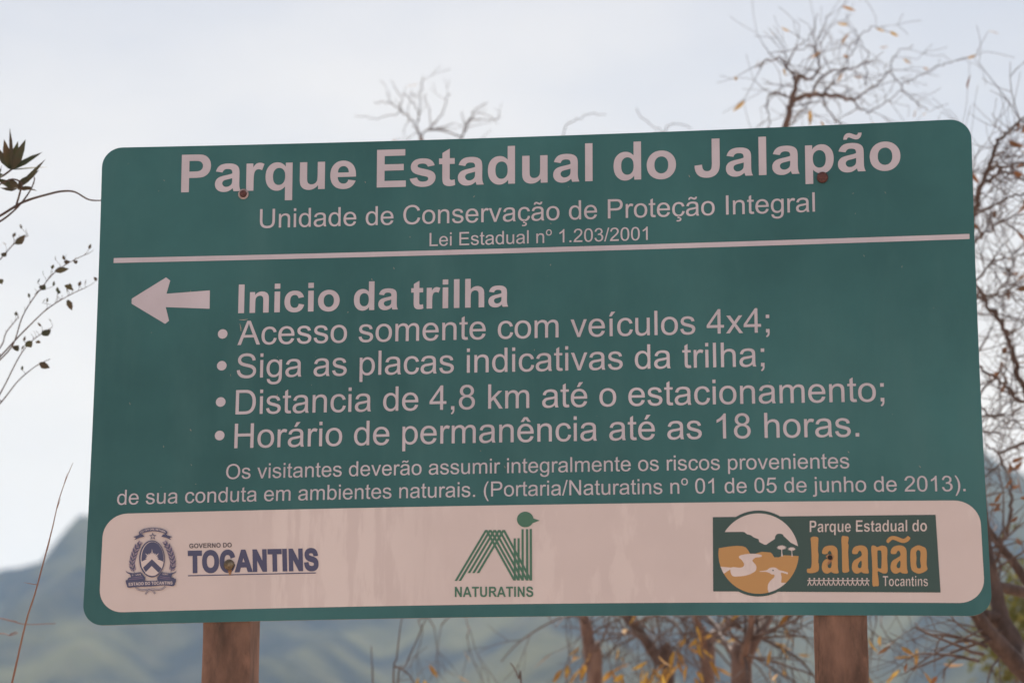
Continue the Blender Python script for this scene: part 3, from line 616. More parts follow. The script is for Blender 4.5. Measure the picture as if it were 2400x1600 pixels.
# shield
c.shape([ell(628, 735, 262, 378), ell(634, 733, 238, 352)], mi=NV)
c.shape([ell(634, 733, 236, 350)], mi=LT)
c.shape([ell(640, 733, 226, 344)], mi=NV)
sunp = []
for i in range(23):
    an = math.pi + math.pi * i / 22; rr = 104 if i % 2 == 0 else (215 if i == 11 else 190 if i in (5, 17) else 142)
    sunp.append((630 + rr * math.cos(an), 745 + rr * math.sin(an)))
c.shape([sunp], mi=LT)
c.shape([[(416, 794), (524, 742), (736, 742), (862, 794), (850, 870), (825, 932), (628, 744), (428, 932), (412, 860)]], mi=LT)
c.shape([[(622, 882), (764, 1020), (700, 1070), (622, 1084), (550, 1066), (486, 1024)]], mi=LT)
# star and upper banner
st = [(645 + (78 if i % 2 == 0 else 33) * math.sin(math.pi * i / 5), 276 - (78 if i % 2 == 0 else 33) * math.cos(math.pi * i / 5)) for i in range(10)]
c.shape([st, [(645 + (x_ - 645) * 0.56, 278 + (y_ - 276) * 0.56) for x_, y_ in st]], mi=NV)
tl = [(382, 222), (440, 240), (472, 282), (380, 302), (264, 354), (304, 306), (244, 286), (350, 252)]
c.shape([tl], mi=NV); c.shape([mir(tl, 646)], mi=NV)
c.shape([smooth([(362, 190), (450, 130), (650, 97), (850, 128), (942, 182), (918, 236), (850, 200), (650, 168), (455, 206), (384, 244)], 3)], mi=NV)
c.text('CO YVY ORE RETAMA', GB, (392, 214), (906, 206), 36, mi=LT, bend=62)
c.build('state_crest', [m_navy, m_violet, m_strip], strip)

# --- government lettering
A_GOV = ((0.00032112, 1.073e-05, 0.01199134), (-7.51e-06, -0.00031831, 0.28113025))
c = Art(0.0012, A_GOV)
c.text('GOVERNO DO', GB, (675, 344), (975, 337), 32, grow=0.004, mi=1)
c.text('TOCANTINS', GB, (672, 515), (1585, 497), 147, grow=0.032)
c.stroke([(668, 538), (1570, 518)], 7)
c.build('government_lettering', [m_navy, m_grey], strip)

# --- nature institute logo: striped bird
A_NAT = ((0.00016589, 4.9e-07, 0.73338622), (-2.47e-06, -0.00016447, 0.2645962))
c = Art(0.0012, A_NAT)
tops = [1045, 1100, 1160, 1222, 1283]
for x0, x1 in zip(tops, [1428, 1483, 1540, 1600, 1652]):
    c.shape([[(x0 - 17, 415), (x0 + 17, 415), (x1 + 17, 1101), (x1 - 17, 1101)]])
for i, x0 in enumerate(tops):
    yb = 1107 if i < 2 else 1002; xb = x0 - 0.597 * (yb - 415)
    c.shape([[(x0 - 17, 415), (x0 + 17, 415), (xb + 17, yb), (xb - 17, yb)]])
for x0, x1, yt in ((1418, 1448, 530), (1470, 1500, 528), (1525, 1555, 405), (1585, 1617, 404), (1636, 1667, 402)):
    c.shape([[(x0, yt), (x1, yt), (x1, 1100), (x0, 1100)]])
hd = [(1577 + 113 * math.cos(a_), 272 + 107 * math.sin(a_)) for a_ in [R(28 + 324 * i / 40) for i in range(41)]]
c.shape([hd + [(1690, 258), (1775, 287), (1675, 322)]])
c.text('NATURATINS', GB, (620, 1324), (1682, 1320), 136, grow=0.002)
c.build('institute_logo', m_logo_green, strip)

# --- park logo
A_RECT = ((0.00029512, -1.106e-05, 1.35412548), (-1.01e-06, -0.00030168, 0.26283892))
A_DISC = ((0.00012421, -3.66e-06, 1.40569431), (-7e-07, -0.00012583, 0.23552635))
A_TXT = ((0.00012669, -5.52e-06, 1.61083238), (-2e-07, -0.00013035, 0.21450367))
c = Art(0.0012, A_RECT)
c.shape([[(210, 155), (1833, 143), (1861, 700), (220, 698)]])
logo = c.build('park_logo', m_deep, strip)
c = Art(0.0016, A_DISC); c.disc((878, 793), 751, n=72); c.A = A_DISC
DK, OC, WH = 0, 1, 2
CX, CY, CR = 880, 795, 702
def arc(p, q, cw=True, n=40):
    a0 = math.atan2(p[1] - CY, p[0] - CX); a1 = math.atan2(q[1] - CY, q[0] - CX)
    if cw and a1 < a0: a1 += 2 * math.pi
    if not cw and a1 > a0: a1 -= 2 * math.pi
    return [(CX + CR * math.cos(a0 + (a1 - a0) * i / n), CY + CR * math.sin(a0 + (a1 - a0) * i / n)) for i in range(n + 1)]
c.shape([arc((283, 417), (1570, 672)) + [(1440, 605), (1400, 565), (1320, 490), (1310, 465), (1280, 453), (1240, 450), (1205, 458), (1178, 488), (1165, 545), (1080, 600), (1015, 645), (980, 640), (895, 595), (885, 548), (800, 515), (745, 475), (680, 460), (640, 425), (610, 417)]], mi=WH)
c.shape([arc((1582, 842), (186, 705)) + [(360, 675), (500, 662), (600, 670), (655, 688), (695, 735), (735, 800), (830, 800), (890, 780), (940, 767), (1000, 772), (1095, 780), (1125, 810), (1155, 863), (1235, 865), (1270, 848), (1320, 828), (1420, 832)]], mi=OC)
river = smooth([(400, 1045), (560, 1045), (618, 1022), (628, 975), (590, 915), (540, 868), (560, 832), (680, 806), (830, 803), (920, 820), (942, 842), (910, 860), (830, 870), (776, 915), (792, 950), (835, 1000), (845, 1050), (820, 1110), (700, 1170), (560, 1195), (420, 1185)], 4)
c.shape([river + [(275, 1148)] + arc((275, 1148), (222, 1025), True, 6)[1:]], mi=WH)
c.shape([smooth([(898, 1107), (1020, 1090), (1060, 1062), (1110, 1042), (1180, 1045), (1238, 1085), (1320, 1105), (1395, 1130)], 3, False) + smooth([(1390, 1158), (1275, 1132), (1282, 1200), (1276, 1302)], 3, False) + [(1366, 1308)] + arc((1366, 1308), (1062, 1490), True, 12)[1:] + smooth([(1042, 1420), (1050, 1330), (1105, 1255), (1152, 1212), (1160, 1168), (1110, 1160), (1060, 1130), (1000, 1116), (905, 1116)], 3, False)], mi=WH)
c.disc((1135, 1090), 13, mi=DK, n=12)
for px_, py_, sc_ in ((1285, 700, 1.0), (1462, 724, 0.8)):
    c.shape([[(px_ - 12 * sc_, py_), (px_ + 14 * sc_, py_), (px_ + 8 * sc_, py_ + 60), (px_ + 22 * sc_, 848), (px_ - 6 * sc_, 848), (px_ - 4 * sc_, py_ + 60)]], mi=WH)
    cr_ = []
    for i in range(26):
        an = 2 * math.pi * i / 26; rr = (1.0 if i % 2 == 0 else 0.66)
        cr_.append((px_ + 92 * sc_ * rr * math.cos(an), py_ - 2 + 50 * sc_ * rr * math.sin(an) * (1.0 if math.sin(an) < 0 else 0.72)))
    c.shape([cr_], mi=WH)
c.build('landscape_emblem', [m_deep, m_ochre, m_strip], strip)
c = Art(0.0018, A_TXT)
c.text('Parque Estadual do', GB, (118, 260), (2088, 250), 198, grow=-0.012, mi=1)
c.text('Tocantins', GB, (1350, 1162), (2098, 1160), 172, grow=-0.020, mi=1)
lJ = [(140, 352), (200, 332), (262, 350), (268, 400), (262, 560), (273, 640), (268, 760), (280, 800), (272, 905), (190, 942), (90, 940), (82, 875), (150, 850), (155, 640), (142, 420)]
la = [(340, 622), (338, 560), (380, 505), (470, 482), (550, 500), (592, 560), (596, 700), (600, 860), (610, 945), (520, 945), (487, 925), (430, 952), (370, 940), (332, 880), (334, 800), (364, 738), (430, 696), (492, 652), (488, 600), (464, 570), (438, 588), (418, 624)]
lah = [(490, 738), (492, 830), (470, 862), (440, 856), (428, 822), (448, 772)]
ll = [(660, 342), (720, 328), (775, 340), (776, 400), (766, 440), (779, 480), (772, 600), (779, 720), (785, 860), (792, 910), (740, 938), (680, 925), (672, 800), (667, 560)]
lp = [(1162, 502), (1220, 490), (1258, 512), (1330, 488), (1400, 500), (1428, 560), (1424, 700), (1433, 880), (1415, 942), (1350, 948), (1268, 912), (1275, 1010), (1285, 1148), (1230, 1160), (1180, 1145), (1178, 900), (1170, 700)]
lph = [(1262, 582), (1290, 566), (1322, 575), (1333, 650), (1328, 850), (1310, 866), (1270, 855), (1264, 740)]
lo_ = [(1810, 620), (1830, 540), (1930, 482), (2020, 505), (2068, 540), (2082, 640), (2076, 800), (2086, 890), (1970, 950), (1890, 935), (1832, 890), (1812, 780)]
loh = [(1905, 600), (1930, 562), (1965, 570), (1979, 620), (1972, 720), (1983, 840), (1955, 866), (1920, 850), (1905, 780), (1911, 690)]
def sh(p, d): return [(x_ + d, y_) for x_, y_ in p]
S2 = lambda p: smooth(p, 3)
c.shape([S2(lJ)]); c.shape([S2(la), S2(lah)]); c.shape([S2(ll)]); c.shape([S2(sh(la, 506)), S2(sh(lah, 506))])
c.shape([S2(lp), S2(lph)]); c.shape([S2(sh(la, 1152)), S2(sh(lah, 1152))]); c.shape([S2(lo_), S2(loh)])
c.shape([S2([(1412, 405), (1460, 345), (1520, 326), (1590, 337), (1690, 374), (1740, 352), (1770, 327), (1812, 362), (1780, 410), (1720, 440), (1650, 436), (1530, 388), (1485, 408), (1440, 447)])])
c.stroke([(85, 1068), (1130, 1070)], 16, 1)
for i in range(13):
    x_ = 123 + 80.4 * i
    c.disc((x_, 1040), 15, mi=1, n=10)
    c.stroke([(x_, 1062), (x_, 1100)], 18, 1)
    c.stroke([(x_ - 30, 1154), (x_, 1092)], 15, 1); c.stroke([(x_ + 32, 1154), (x_, 1092)], 15, 1)
c.build('park_logo_lettering', [m_ochre, m_strip], strip)

# --- bolts
def lathe(mb, u, v, prof, n=24, mi=0, dx=0.0, dz=0.0):
    """prof: (radius, distance in front of the board)"""
    x_, z_ = warp(u, v); k0 = len(mb.v)
    for r_, y_ in prof:
        for i in range(n):
            a_ = 2 * math.pi * i / n; mb.v.append((x_ + r_ * math.cos(a_), -y_, z_ + r_ * math.sin(a_)))
    for j in range(len(prof) - 1):
        for i in range(n):
            p_, q_ = k0 + j * n + i, k0 + j * n + (i + 1) % n
            mb.f.append((p_, p_ + n, q_ + n, q_)); mb.m.append(mi)
    mb.f.append(tuple(k0 + (len(prof) - 1) * n + i for i in range(n))[::-1]); mb.m.append(mi)
m_zinc = mat('dull_zinc', (0.36, 0.30, 0.31), 0.45); noisy(m_zinc, (0.22, 0.17, 0.17), (0.48, 0.40, 0.42), 160, 3)
m_rust = mat('rusty_steel', (0.10, 0.035, 0.035), 0.7); noisy(m_rust, (0.05, 0.018, 0.02), (0.13, 0.05, 0.045), 200, 4)
m_olive = mat('tarnished_brass', (0.16, 0.13, 0.09), 0.4); m_olive.node_tree.nodes['Principled BSDF'].inputs['Metallic'].default_value = 0.6
noisy(m_olive, (0.10, 0.075, 0.05), (0.26, 0.22, 0.16), 150, 3)
m_hole = mat('dark_hole', (0.012, 0.012, 0.014), 0.8)
m_stain = mat('rust_stain', (0.26, 0.12, 0.06), 0.8); noisy(m_stain, (0.20, 0.09, 0.05), (0.42, 0.26, 0.15), 140, 4)
b = MB(); lathe(b, 0.3334, 0.9940, [(0.0126, 0.0007), (0.0126, 0.0028), (0.0088, 0.0034), (0.0088, 0.0026)]); lathe(b, 0.3334, 0.9940, [(0.0082, 0.0026), (0.0082, 0.0070), (0.0066, 0.0092), (0.0030, 0.0100)], mi=1)
b.build('bolt', [m_zinc, m_rust], sign, False)['label'] = 'bolt with a pale washer under the first word of the title'
b = MB(); lathe(b, 1.6734, 0.9903, [(0.0128, 0.0007), (0.0128, 0.0060), (0.0108, 0.0090), (0.0050, 0.0104)])
b.build('bolt', m_rust, sign, False)['label'] = 'dark red rusty bolt at the p of the title'
b = MB(); lathe(b, 0.3243, 0.1270, [(0.0124, 0.0013), (0.0122, 0.0045), (0.0100, 0.0084), (0.0060, 0.0104), (0.0025, 0.0112)])
b.build('bolt', m_olive, sign, True)['label'] = 'rounded brownish bolt in the middle of the blue word'
b = MB(); lathe(b, 1.6663, 0.1250, [(0.0054, 0.0021), (0.0052, 0.0034), (0.0030, 0.0038)])
b.build('bolt', m_hole, sign, False)['label'] = 'small black bolt in a ring of rust on the yellow lettering'
a = Art(0.0022)
a.shape([ [(1.6663 + r_ * math.cos(t_), 0.1250 + r_ * math.sin(t_)) for r_, t_ in [((0.0078 + 0.0012 * math.sin(3 * q) + 0.0008 * math.sin(7 * q)), q) for q in [2 * math.pi * i / 30 for i in range(30)]]], [(1.6663 + 0.0053 * math.cos(2 * math.pi * i / 24), 0.1250 + 0.0053 * math.sin(2 * math.pi * i / 24)) for i in range(24)] ])
a.shape([[(1.6630, 0.1175), (1.6580, 0.1110), (1.6600, 0.1080), (1.6660, 0.1120), (1.6690, 0.1170)]])
a.stroke([(0.3262, 0.1150), (0.3272, 0.1085), (0.3268, 0.1030)], [0.010, 0.006, 0.002])
a.build('rust_stain', m_stain, strip)

# --- posts: sawn hardwood behind the board
m_post = mat('weathered_hardwood', (0.16, 0.085, 0.06), 0.85, 0.25)
noisy(m_post, (0.100, 0.062, 0.050), (0.250, 0.150, 0.115), 7.0, 9, 0.34, 0.68, stretch=(2.6, 2.6, 0.9), bump=0.8, bump_dist=0.006)
layer(m_post, (0.060, 0.047, 0.041), 6.0, 0.50, 0.70, (3.2, 3.2, 1.0), 0.8)
layer(m_post, (0.34, 0.19, 0.14), 26.0, 0.58, 0.74, (1, 1, 0.35), 0.6)
layer(m_post, (0.035, 0.026, 0.022), 24.0, 0.62, 0.68, (5.0, 5.0, 0.22), 0.5)
def post(u0, u1, depth, seed):
    rn = random.Random(seed); mb = MB(); zt = Z0 + BH - 0.05; nz = 60
    rows = []
    u0, u1 = warp(u0, -0.05)[0] + 1, warp(u1, -0.05)[0] + 1
    ch = 0.004
    for i in range(nz + 1):
        z_ = -0.3 + (zt + 0.3) * i / nz
        j = lambda: rn.uniform(-0.0009, 0.0009)
        a0, a1, y0, y1 = u0 - 1 + j(), u1 - 1 + j(), 0.004 + j() * 0.4, 0.004 + depth + j()
        rows.append([(a0 + ch, y0, z_), (a1 - ch, y0, z_), (a1, y0 + ch, z_), (a1, y1 - ch, z_), (a1 - ch, y1, z_), (a0 + ch, y1, z_), (a0, y1 - ch, z_), (a0, y0 + ch, z_)])
    for r_ in rows: mb.v += r_
    for i in range(nz):
        for k in range(8):
            p_, q_ = i * 8 + k, i * 8 + (k + 1) % 8
            mb.f.append((p_, q_, q_ + 8, p_ + 8)); mb.m.append(0)
    mb.f.append(tuple(nz * 8 + k for k in range(8))); mb.m.append(0)
    return mb.build('post', m_post, sign)
post(0.2693, 0.3765, 0.105, 1)
post(1.6262, 1.7388, 0.105, 2)
# ------------------------------------------------------------------ dry trees and plants behind the sign
def bark(name, c1, c2, rough=0.8):
    m = mat(name, c1, rough, 0.35); noisy(m, c1, c2, 28.0, 6, 0.35, 0.65, stretch=(1, 1, 0.4), bump=0.6, bump_dist=0.006); return m
m_bark_dark = bark('dark_bark', (0.060, 0.040, 0.035), (0.12, 0.085, 0.075))
m_bark_brown = bark('reddish_bark', (0.13, 0.075, 0.06), (0.23, 0.15, 0.12), 0.6)
m_bark_mid = bark('brown_bark', (0.10, 0.066, 0.057), (0.19, 0.125, 0.105), 0.65)
m_twig = bark('thin_twigs', (0.072, 0.049, 0.045), (0.14, 0.098, 0.086), 0.7)
m_leaf_dry = leafy('dry_yellow_leaves', (0.42, 0.26, 0.055), (0.32, 0.16, 0.04), 0.5)
m_leaf_rust = leafy('dry_rusty_leaves', (0.24, 0.10, 0.04), (0.15, 0.075, 0.035), 0.4)
m_leaf_dark = leafy('dark_leathery_leaves', (0.050, 0.060, 0.030), (0.080, 0.055, 0.032), 0.2)
m_leaf_green = leafy('olive_bush_leaves', (0.10, 0.11, 0.03), (0.17, 0.16, 0.045), 0.4)
m_grass = mat('dry_grass_stem', (0.26, 0.13, 0.10), 0.6); noisy(m_grass, (0.30, 0.20, 0.15), (0.20, 0.075, 0.06), 5.0, 3)

def spline(pts, per=5):
    q = smooth([tuple(p) for p in pts], per, False)
    return [Vector(p) for p in q]

def leaf(mb, p, d, ln, wd, rn, flat=None):
    """a folded, slightly curled blade from p along d"""
    d = d.normalized(); s_ = d.cross(Vector((rn.uniform(-1, 1), rn.uniform(-1, 1), rn.uniform(-1, 1))))
    if flat is not None: s_ = d.cross(flat + Vector((rn.gauss(0, .35), rn.gauss(0, .35), rn.gauss(0, .35))))
    if s_.length < 1e-3: s_ = d.orthogonal()
    s_.normalize(); n_ = s_.cross(d); curl = rn.uniform(-0.25, 0.25) * ln
    mid = [p + d * ln * t_ + n_ * curl * t_ * t_ for t_ in (0.0, 0.12, 0.38, 0.68, 1.0)]
    ws = (0.05, 0.55, 1.0, 0.72, 0.0); k = len(mb.v)
    for q, f in zip(mid, ws):
        e = s_ * wd * 0.5 * f; l_ = n_ * wd * 0.14 * f
        mb.v += [tuple(q - e + l_), tuple(q), tuple(q + e + l_)]
    for i in range(4):
        a_ = k + i * 3
        mb.f += [(a_, a_ + 1, a_ + 4, a_ + 3), (a_ + 1, a_ + 2, a_ + 5, a_ + 4)]; mb.m += [0, 0]

class Plant:
    def __init__(s, seed): s.rn = random.Random(seed); s.trunk = MB(); s.br = MB(); s.lf = MB(); s.nodes = []
    def limb(s, pts, r0, r1, big=True, per=5, wob=0.0, join=True):
        P = spline(pts, per); n_ = len(P)
        if wob: P = [p + Vector((s.rn.gauss(0, wob), s.rn.gauss(0, wob), s.rn.gauss(0, wob))) if 0 < i < n_ - 1 else p for i, p in enumerate(P)]
        R_ = [(r0 + (r1 - r0) * i / (n_ - 1)) * (1 + s.rn.uniform(-0.07, 0.07)) for i in range(n_)]
        if join and s.nodes:
            # grow out of the nearest limb rather than hang in the air
            q = min(s.nodes, key=lambda n2: (n2[0] - P[0]).length + (0.0 if n2[0].z <= P[0].z + .3 else 0.15))
            g_ = (q[0] - P[0]).length
            if g_ > 0.02:
                m_ = (q[0] + P[0]) / 2 + Vector((s.rn.gauss(0, .06), s.rn.gauss(0, .06), s.rn.uniform(-.02, .08))) * g_
                J = spline([q[0], m_, P[0]], 4); e_ = min(q[1] * .8, r0 * 1.2)
                (s.trunk if big else s.br).tube(J, [e_ + (r0 - e_) * i / (len(J) - 1) for i in range(len(J))], 10 if big else 5)
                s.nodes += [(p, r0) for p in J]
        (s.trunk if big else s.br).tube(P, R_, 10 if big else 5)
        s.nodes += list(zip(P, R_))
        return P, R_
    def hang(s, p, drop, **kw):
        """a drooping twig that starts at p, carried by a thin limb from the nearest branch"""
        e = p + Vector((s.rn.gauss(0, .03), s.rn.gauss(0, .03), -0.04))
        s.limb([p, e], .0026, .0022, big=False, per=3)
        s.twig(e, (e - p).normalized() + Vector((s.rn.gauss(0, .4), s.rn.gauss(0, .3), -.8)), drop, .0021, 1, **kw)
    def tip(s, px, py, y, dx, dy, ln, wd):
        p = at(px, py, y); q = at(px + dx, py + dy, y)
        leaf(s.lf, p, q - p, ln, wd, s.rn)
    def twig(s, p, d, ln, r, lvl, droop=0.0, kids=3, leaves=0.3, lsize=(0.05, 0.016), flat=1.0, tip_r=0.0009):
        rn = s.rn; n_ = max(3, int(ln / 0.045)); q = p.copy(); d = d.normalized(); P = [q.copy()]
        bend = Vector((rn.gauss(0, 1), rn.gauss(0, flat), rn.gauss(0, 1))) * 0.10
        for i in range(n_):
            d = (d + bend + Vector((rn.gauss(0, 0.11), rn.gauss(0, 0.11), rn.gauss(0, 0.11))) + Vector((0, 0, -droop))).normalized()
            q = q + d * (ln / n_); P.append(q.copy())
        R_ = [r + (max(tip_r, r * 0.42) - r) * i / n_ for i in range(n_ + 1)]
        s.br.tube(P, R_, 4 if r < 0.004 else 6, cap=False)
        if lvl > 0:
            for _ in range(kids):
                i = rn.randint(max(1, n_ // 4), n_); dd = (P[i] - P[i - 1]).normalized()
                ax = Vector((rn.gauss(0, 1), rn.gauss(0, 1) * 0.7, rn.gauss(0, 1)))
                nd = (dd + (ax - dd * ax.dot(dd)).normalized() * rn.uniform(0.5, 1.3)).normalized()
                s.twig(P[i], nd, ln * rn.uniform(0.4, 0.75), max(tip_r, R_[i] * 0.72), lvl - 1, droop, kids, leaves, lsize, flat, tip_r)
        else:
            for i in range(1, len(P)):
                if rn.random() < leaves * 0.35:
                    leaf(s.lf, P[i], (P[i] - P[i - 1]).normalized() + Vector((rn.gauss(0, .6), rn.gauss(0, .6), rn.gauss(-0.35, .5))), lsize[0] * rn.uniform(0.6, 1.25), lsize[1] * rn.uniform(0.7, 1.2), rn)
            if rn.random() < leaves * 1.3:
                leaf(s.lf, P[-1], d + Vector((0, 0, -0.3)), lsize[0] * rn.uniform(0.6, 1.2), lsize[1] * rn.uniform(0.8, 1.2), rn)
    def sprout(s, P, R_, count, ln, lvl, up_=0.3, a=0.15, b=1.0, rmax=0.006, **kw):
        rn = s.rn
        for _ in range(count):
            i = min(len(P) - 1, max(1, int((a + (b - a) * rn.random()) * (len(P) - 1))))
            dd = (P[i] - P[i - 1]).normalized(); ax = Vector((rn.gauss(0, 1), rn.gauss(0, 0.8), rn.gauss(0, 1)))
            nd = (dd * 0.6 + (ax - dd * ax.dot(dd)).normalized() + Vector((0, 0, up_))).normalized()
            s.twig(P[i], nd, ln * rn.uniform(0.55, 1.25), min(rmax, R_[i] * 0.6), lvl, **kw)
    def build(s, name, label, cat, base, m_trunk, m_tw, m_lf, group=None):
        o = empty(name, base); tag(o, label, cat, group or {'bare_tree': 'bare trees behind the sign', 'dead_shoot': 'thin dead shoots under the sign'}.get(name))
        if s.trunk.f: s.trunk.build('trunk' if cat == 'tree' else 'stem', m_trunk, o, True)
        if s.br.f: s.br.build('branches', m_tw, o, True)
        if s.lf.f: s.lf.build('foliage', m_lf, o, True)
        return o

# trunk directly behind the sign on the right: forks low, its bare top shows over the title
Y = 3.4
T = Plant(11)
A = lambda *q: [at(x_, y_, Y + d_) for x_, y_, d_ in q]
base = at(1745, 1700, Y); base.z = 0
low, rl = T.limb([base + Vector((0.02, 0, -0.1)), base + Vector((0.0, 0.03, 0.6)), at(1738, 1600, Y), at(1742, 1552, Y)], 0.060, 0.030)
ra, rra = T.limb([at(1740, 1560, Y), at(1766, 1500, Y), at(1800, 1438, Y + .1), at(1838, 1300, Y + .25), at(1855, 1100, Y + .3), at(1812, 850, Y + .2), at(1800, 600, Y + .1), at(1826, 400, Y), at(1838, 300, Y)], 0.027, 0.013)
rb, rrb = T.limb([at(1740, 1560, Y), at(1748, 1510, Y - .1), at(1761, 1446, Y - .15), at(1745, 1250, Y - .3), at(1690, 950, Y - .4), at(1640, 640, Y - .4), at(1600, 420, Y - .3)], 0.018, 0.0025)
rc, rrc = T.limb([at(1731, 1545, Y), at(1690, 1492, Y + .2), at(1682, 1470, Y + .25), at(1650, 1436, Y + .35), at(1560, 1330, Y + .5), at(1480, 1180, Y + .6), at(1430, 960, Y + .65)], 0.011, 0.002)
# crown over the sign, limb by limb
tops = [
 ([(1838, 305, 0), (1850, 262, 0), (1856, 235, .02), (1866, 196, .05), (1874, 178, .08), (1890, 186, .1), (1902, 187, .12)], .0135, .0065),
 ([(1866, 196, .05), (1858, 172, .0), (1845, 158, -.05), (1838, 143, -.08), (1822, 138, -.12), (1790, 143, -.2), (1782, 160, -.25)], .0085, .003),
 ([(1857, 237, .02), (1880, 228, .06), (1904, 222, .12), (1930, 222, .18), (1970, 226, .24), (2003, 237, .3)], .0125, .008),
 ([(1904, 222, .12), (1918, 190, .05), (1940, 172, 0), (1962, 163, -.06), (1990, 160, -.1), (2030, 148, -.2), (2058, 143, -.25)], .0075, .0025),
 ([(1930, 222, .15), (1945, 200, .2), (1958, 180, .25), (1980, 150, .3), (1990, 112, .35), (2000, 95, .4)], .006, .002),
 ([(2003, 237, .3), (2025, 218, .3), (2055, 195, .34), (2083, 170, .36), (2092, 138, .4), (2106, 124, .42), (2140, 106, .45)], .006, .0022),
 ([(2003, 237, .3), (2015, 252, .28), (2036, 262, .26), (2055, 252, .24), (2090, 228, .2), (2118, 206, .16)], .0055, .0022),
 ([(2083, 170, .36), (2108, 196, .3), (2136, 234, .3), (2175, 256, .3)], .0045, .002),
 ([(2115, 197, .2), (2150, 180, .15), (2200, 155, .1), (2235, 147, .08), (2270, 136, .05)], .0038, .002),
 ([(1902, 187, .12), (1914, 165, .1), (1918, 140, .08), (1912, 125, .06), (1906, 112, .03), (1862, 118, -.05), (1800, 126, -.1)], .006, .002),
 ([(1850, 150, -.05), (1855, 130, 0), (1868, 110, .05), (1893, 86, .1), (1910, 68, .15), (1916, 30, .2)], .0045, .0018),
 ([(1910, 125, .05), (1915, 95, .1), (1926, 74, .12), (1935, 60, .16), (1940, 34, .2)], .004, .0016),
 ([(1975, 170, .25), (1990, 140, .2), (2006, 105, .15), (2018, 80, .1), (2040, 66, .05), (2065, 64, .0), (2090, 76, -.05)], .004, .0017),
 ([(2030, 200, .3), (2030, 150, .32), (2032, 125, .34), (2014, 95, .36), (2005, 70, .38)], .004, .0016),
 ([(1855, 240, .0), (1842, 222, -.1), (1822, 218, -.15), (1802, 228, -.2), (1800, 260, -.25), (1804, 300, -.3)], .006, .0025),
 ([(1930, 224, .15), (1936, 250, .1), (1950, 272, .05), (1966, 292, 0), (1978, 320, 0)], .006, .003),
 ([(1838, 305, 0), (1868, 276, .2), (1878, 262, .25), (1890, 250, .3), (1905, 228, .3)], .006, .003),
]
for pts, r0, r1 in tops:
    P, R_ = T.limb(A(*pts), r0 * (.9 if r0 > .012 else .66), r1 * .7, big=r0 > .012, wob=0.004)
    T.sprout(P, R_, 3 if r0 < .005 else 6, 0.17, 1, up_=0.1, leaves=0.06, kids=2, lsize=(0.055, 0.014), rmax=0.0028)
for q_ in ((2266, 137, .05, 26, -9, .042, .012), (2085, 74, -.05, 22, 12, .040, .012), (2052, 66, .05, 26, 6, .040, .012), (1975, 172, .2, -14, 16, .045, .022), (1838, 160, -.06, 2, 18, .035, .016),
           (1780, 140, -.2, -12, 26, .045, .011), (2062, 112, .3, 16, -4, .034, .011), (2118, 138, .3, 18, 12, .034, .010), (1850, 280, 0, -6, 16, .03, .012), (2146, 258, .1, -8, 20, .035, .011), (1975, 130, .2, 16, 6, .03, .01)):
    T.tip(q_[0], q_[1], Y + q_[2], *q_[3:])
for P, R_, n_ in ((ra, rra, 10), (rb, rrb, 10), (rc, rrc, 6)):
    T.sprout(P, R_, n_, 0.34, 2, up_=-0.1, a=0.1, b=0.42, droop=0.035, leaves=0.13, kids=2, lsize=(0.075, 0.018))
for P, R_ in ((ra, rra), (rb, rrb), (rc, rrc)):
    T.sprout(P, R_, 12, 0.24, 2, up_=0.1, a=0.45, b=0.84, leaves=0.1, kids=2, lsize=(.06, .016), rmax=.005)
low_spots = [(1420, 1440), (1470, 1452), (1530, 1446), (1600, 1448), (1650, 1440), (1690, 1452), (1840, 1450), (1870, 1445), (1890, 1456), (2060, 1440), (2085, 1452), (2105, 1440), (1950, 1448)]
for px_, py_ in low_spots:
    for q in range(2):
        yy = Y + T.rn.uniform(-.5, .4)
        T.hang(at(px_ + T.rn.uniform(-25, 25), py_ - T.rn.uniform(5, 70), yy), T.rn.uniform(.16, .32), droop=.06, kids=5, leaves=.15, lsize=(.085, .019))
T.build('bare_tree', 'bare tree forking low beside the right post, its top above the last title word', 'tree', (base.x, base.y, 0), m_bark_mid, m_twig, m_leaf_dry)

# two thinner trunks left of it
def thin_tree(seed, pts, r0, r1, name, label, mb_, sprouts, extra=(), lf=None, nsp=2, low=()):
    S = Plant(seed); b_ = pts[0].copy(); b_ = Vector((b_.x, b_.y, 0)) + Vector((S.rn.uniform(-.05, .05), 0, 0))
    P, R_ = S.limb([b_ + Vector((0, 0, -.1)), b_ + Vector((0, 0, .5))] + pts, r0 * 1.25, r1)
    S.sprout(P, R_, sprouts, 0.36, 2, up_=-0.1, a=0.30, b=0.58, rmax=.0045, droop=0.03, leaves=0.12, kids=2, lsize=(.07, .017))
    S.sprout(P, R_, 14, 0.24, 2, up_=0.1, a=0.60, b=0.86, leaves=0.1, kids=2, lsize=(.06, .016), rmax=.005)
    for e, a_, b2 in extra:
        P2, R2 = S.limb(e, a_, b2, big=a_ > .011, wob=0.004)
        S.sprout(P2, R2, (nsp if a_ > .0027 else 0) if e[-1].z > 3.2 else 4, 0.11, 1, up_=0.15, leaves=0.05, kids=1, lsize=(.055, .014), rmax=.0024)
    for px_, py_, yy in low:
        S.hang(at(px_, py_, yy), S.rn.uniform(.14, .3), droop=.05, kids=5, leaves=.17, lsize=(.085, .019))
    return S.build(name, label, 'tree', (b_.x, b_.y, 0), mb_, m_twig, lf or m_leaf_dry)
Y2 = 4.2
B2 = lambda *q: [at(x_, y_, Y2 + d_) for x_, y_, d_ in q]
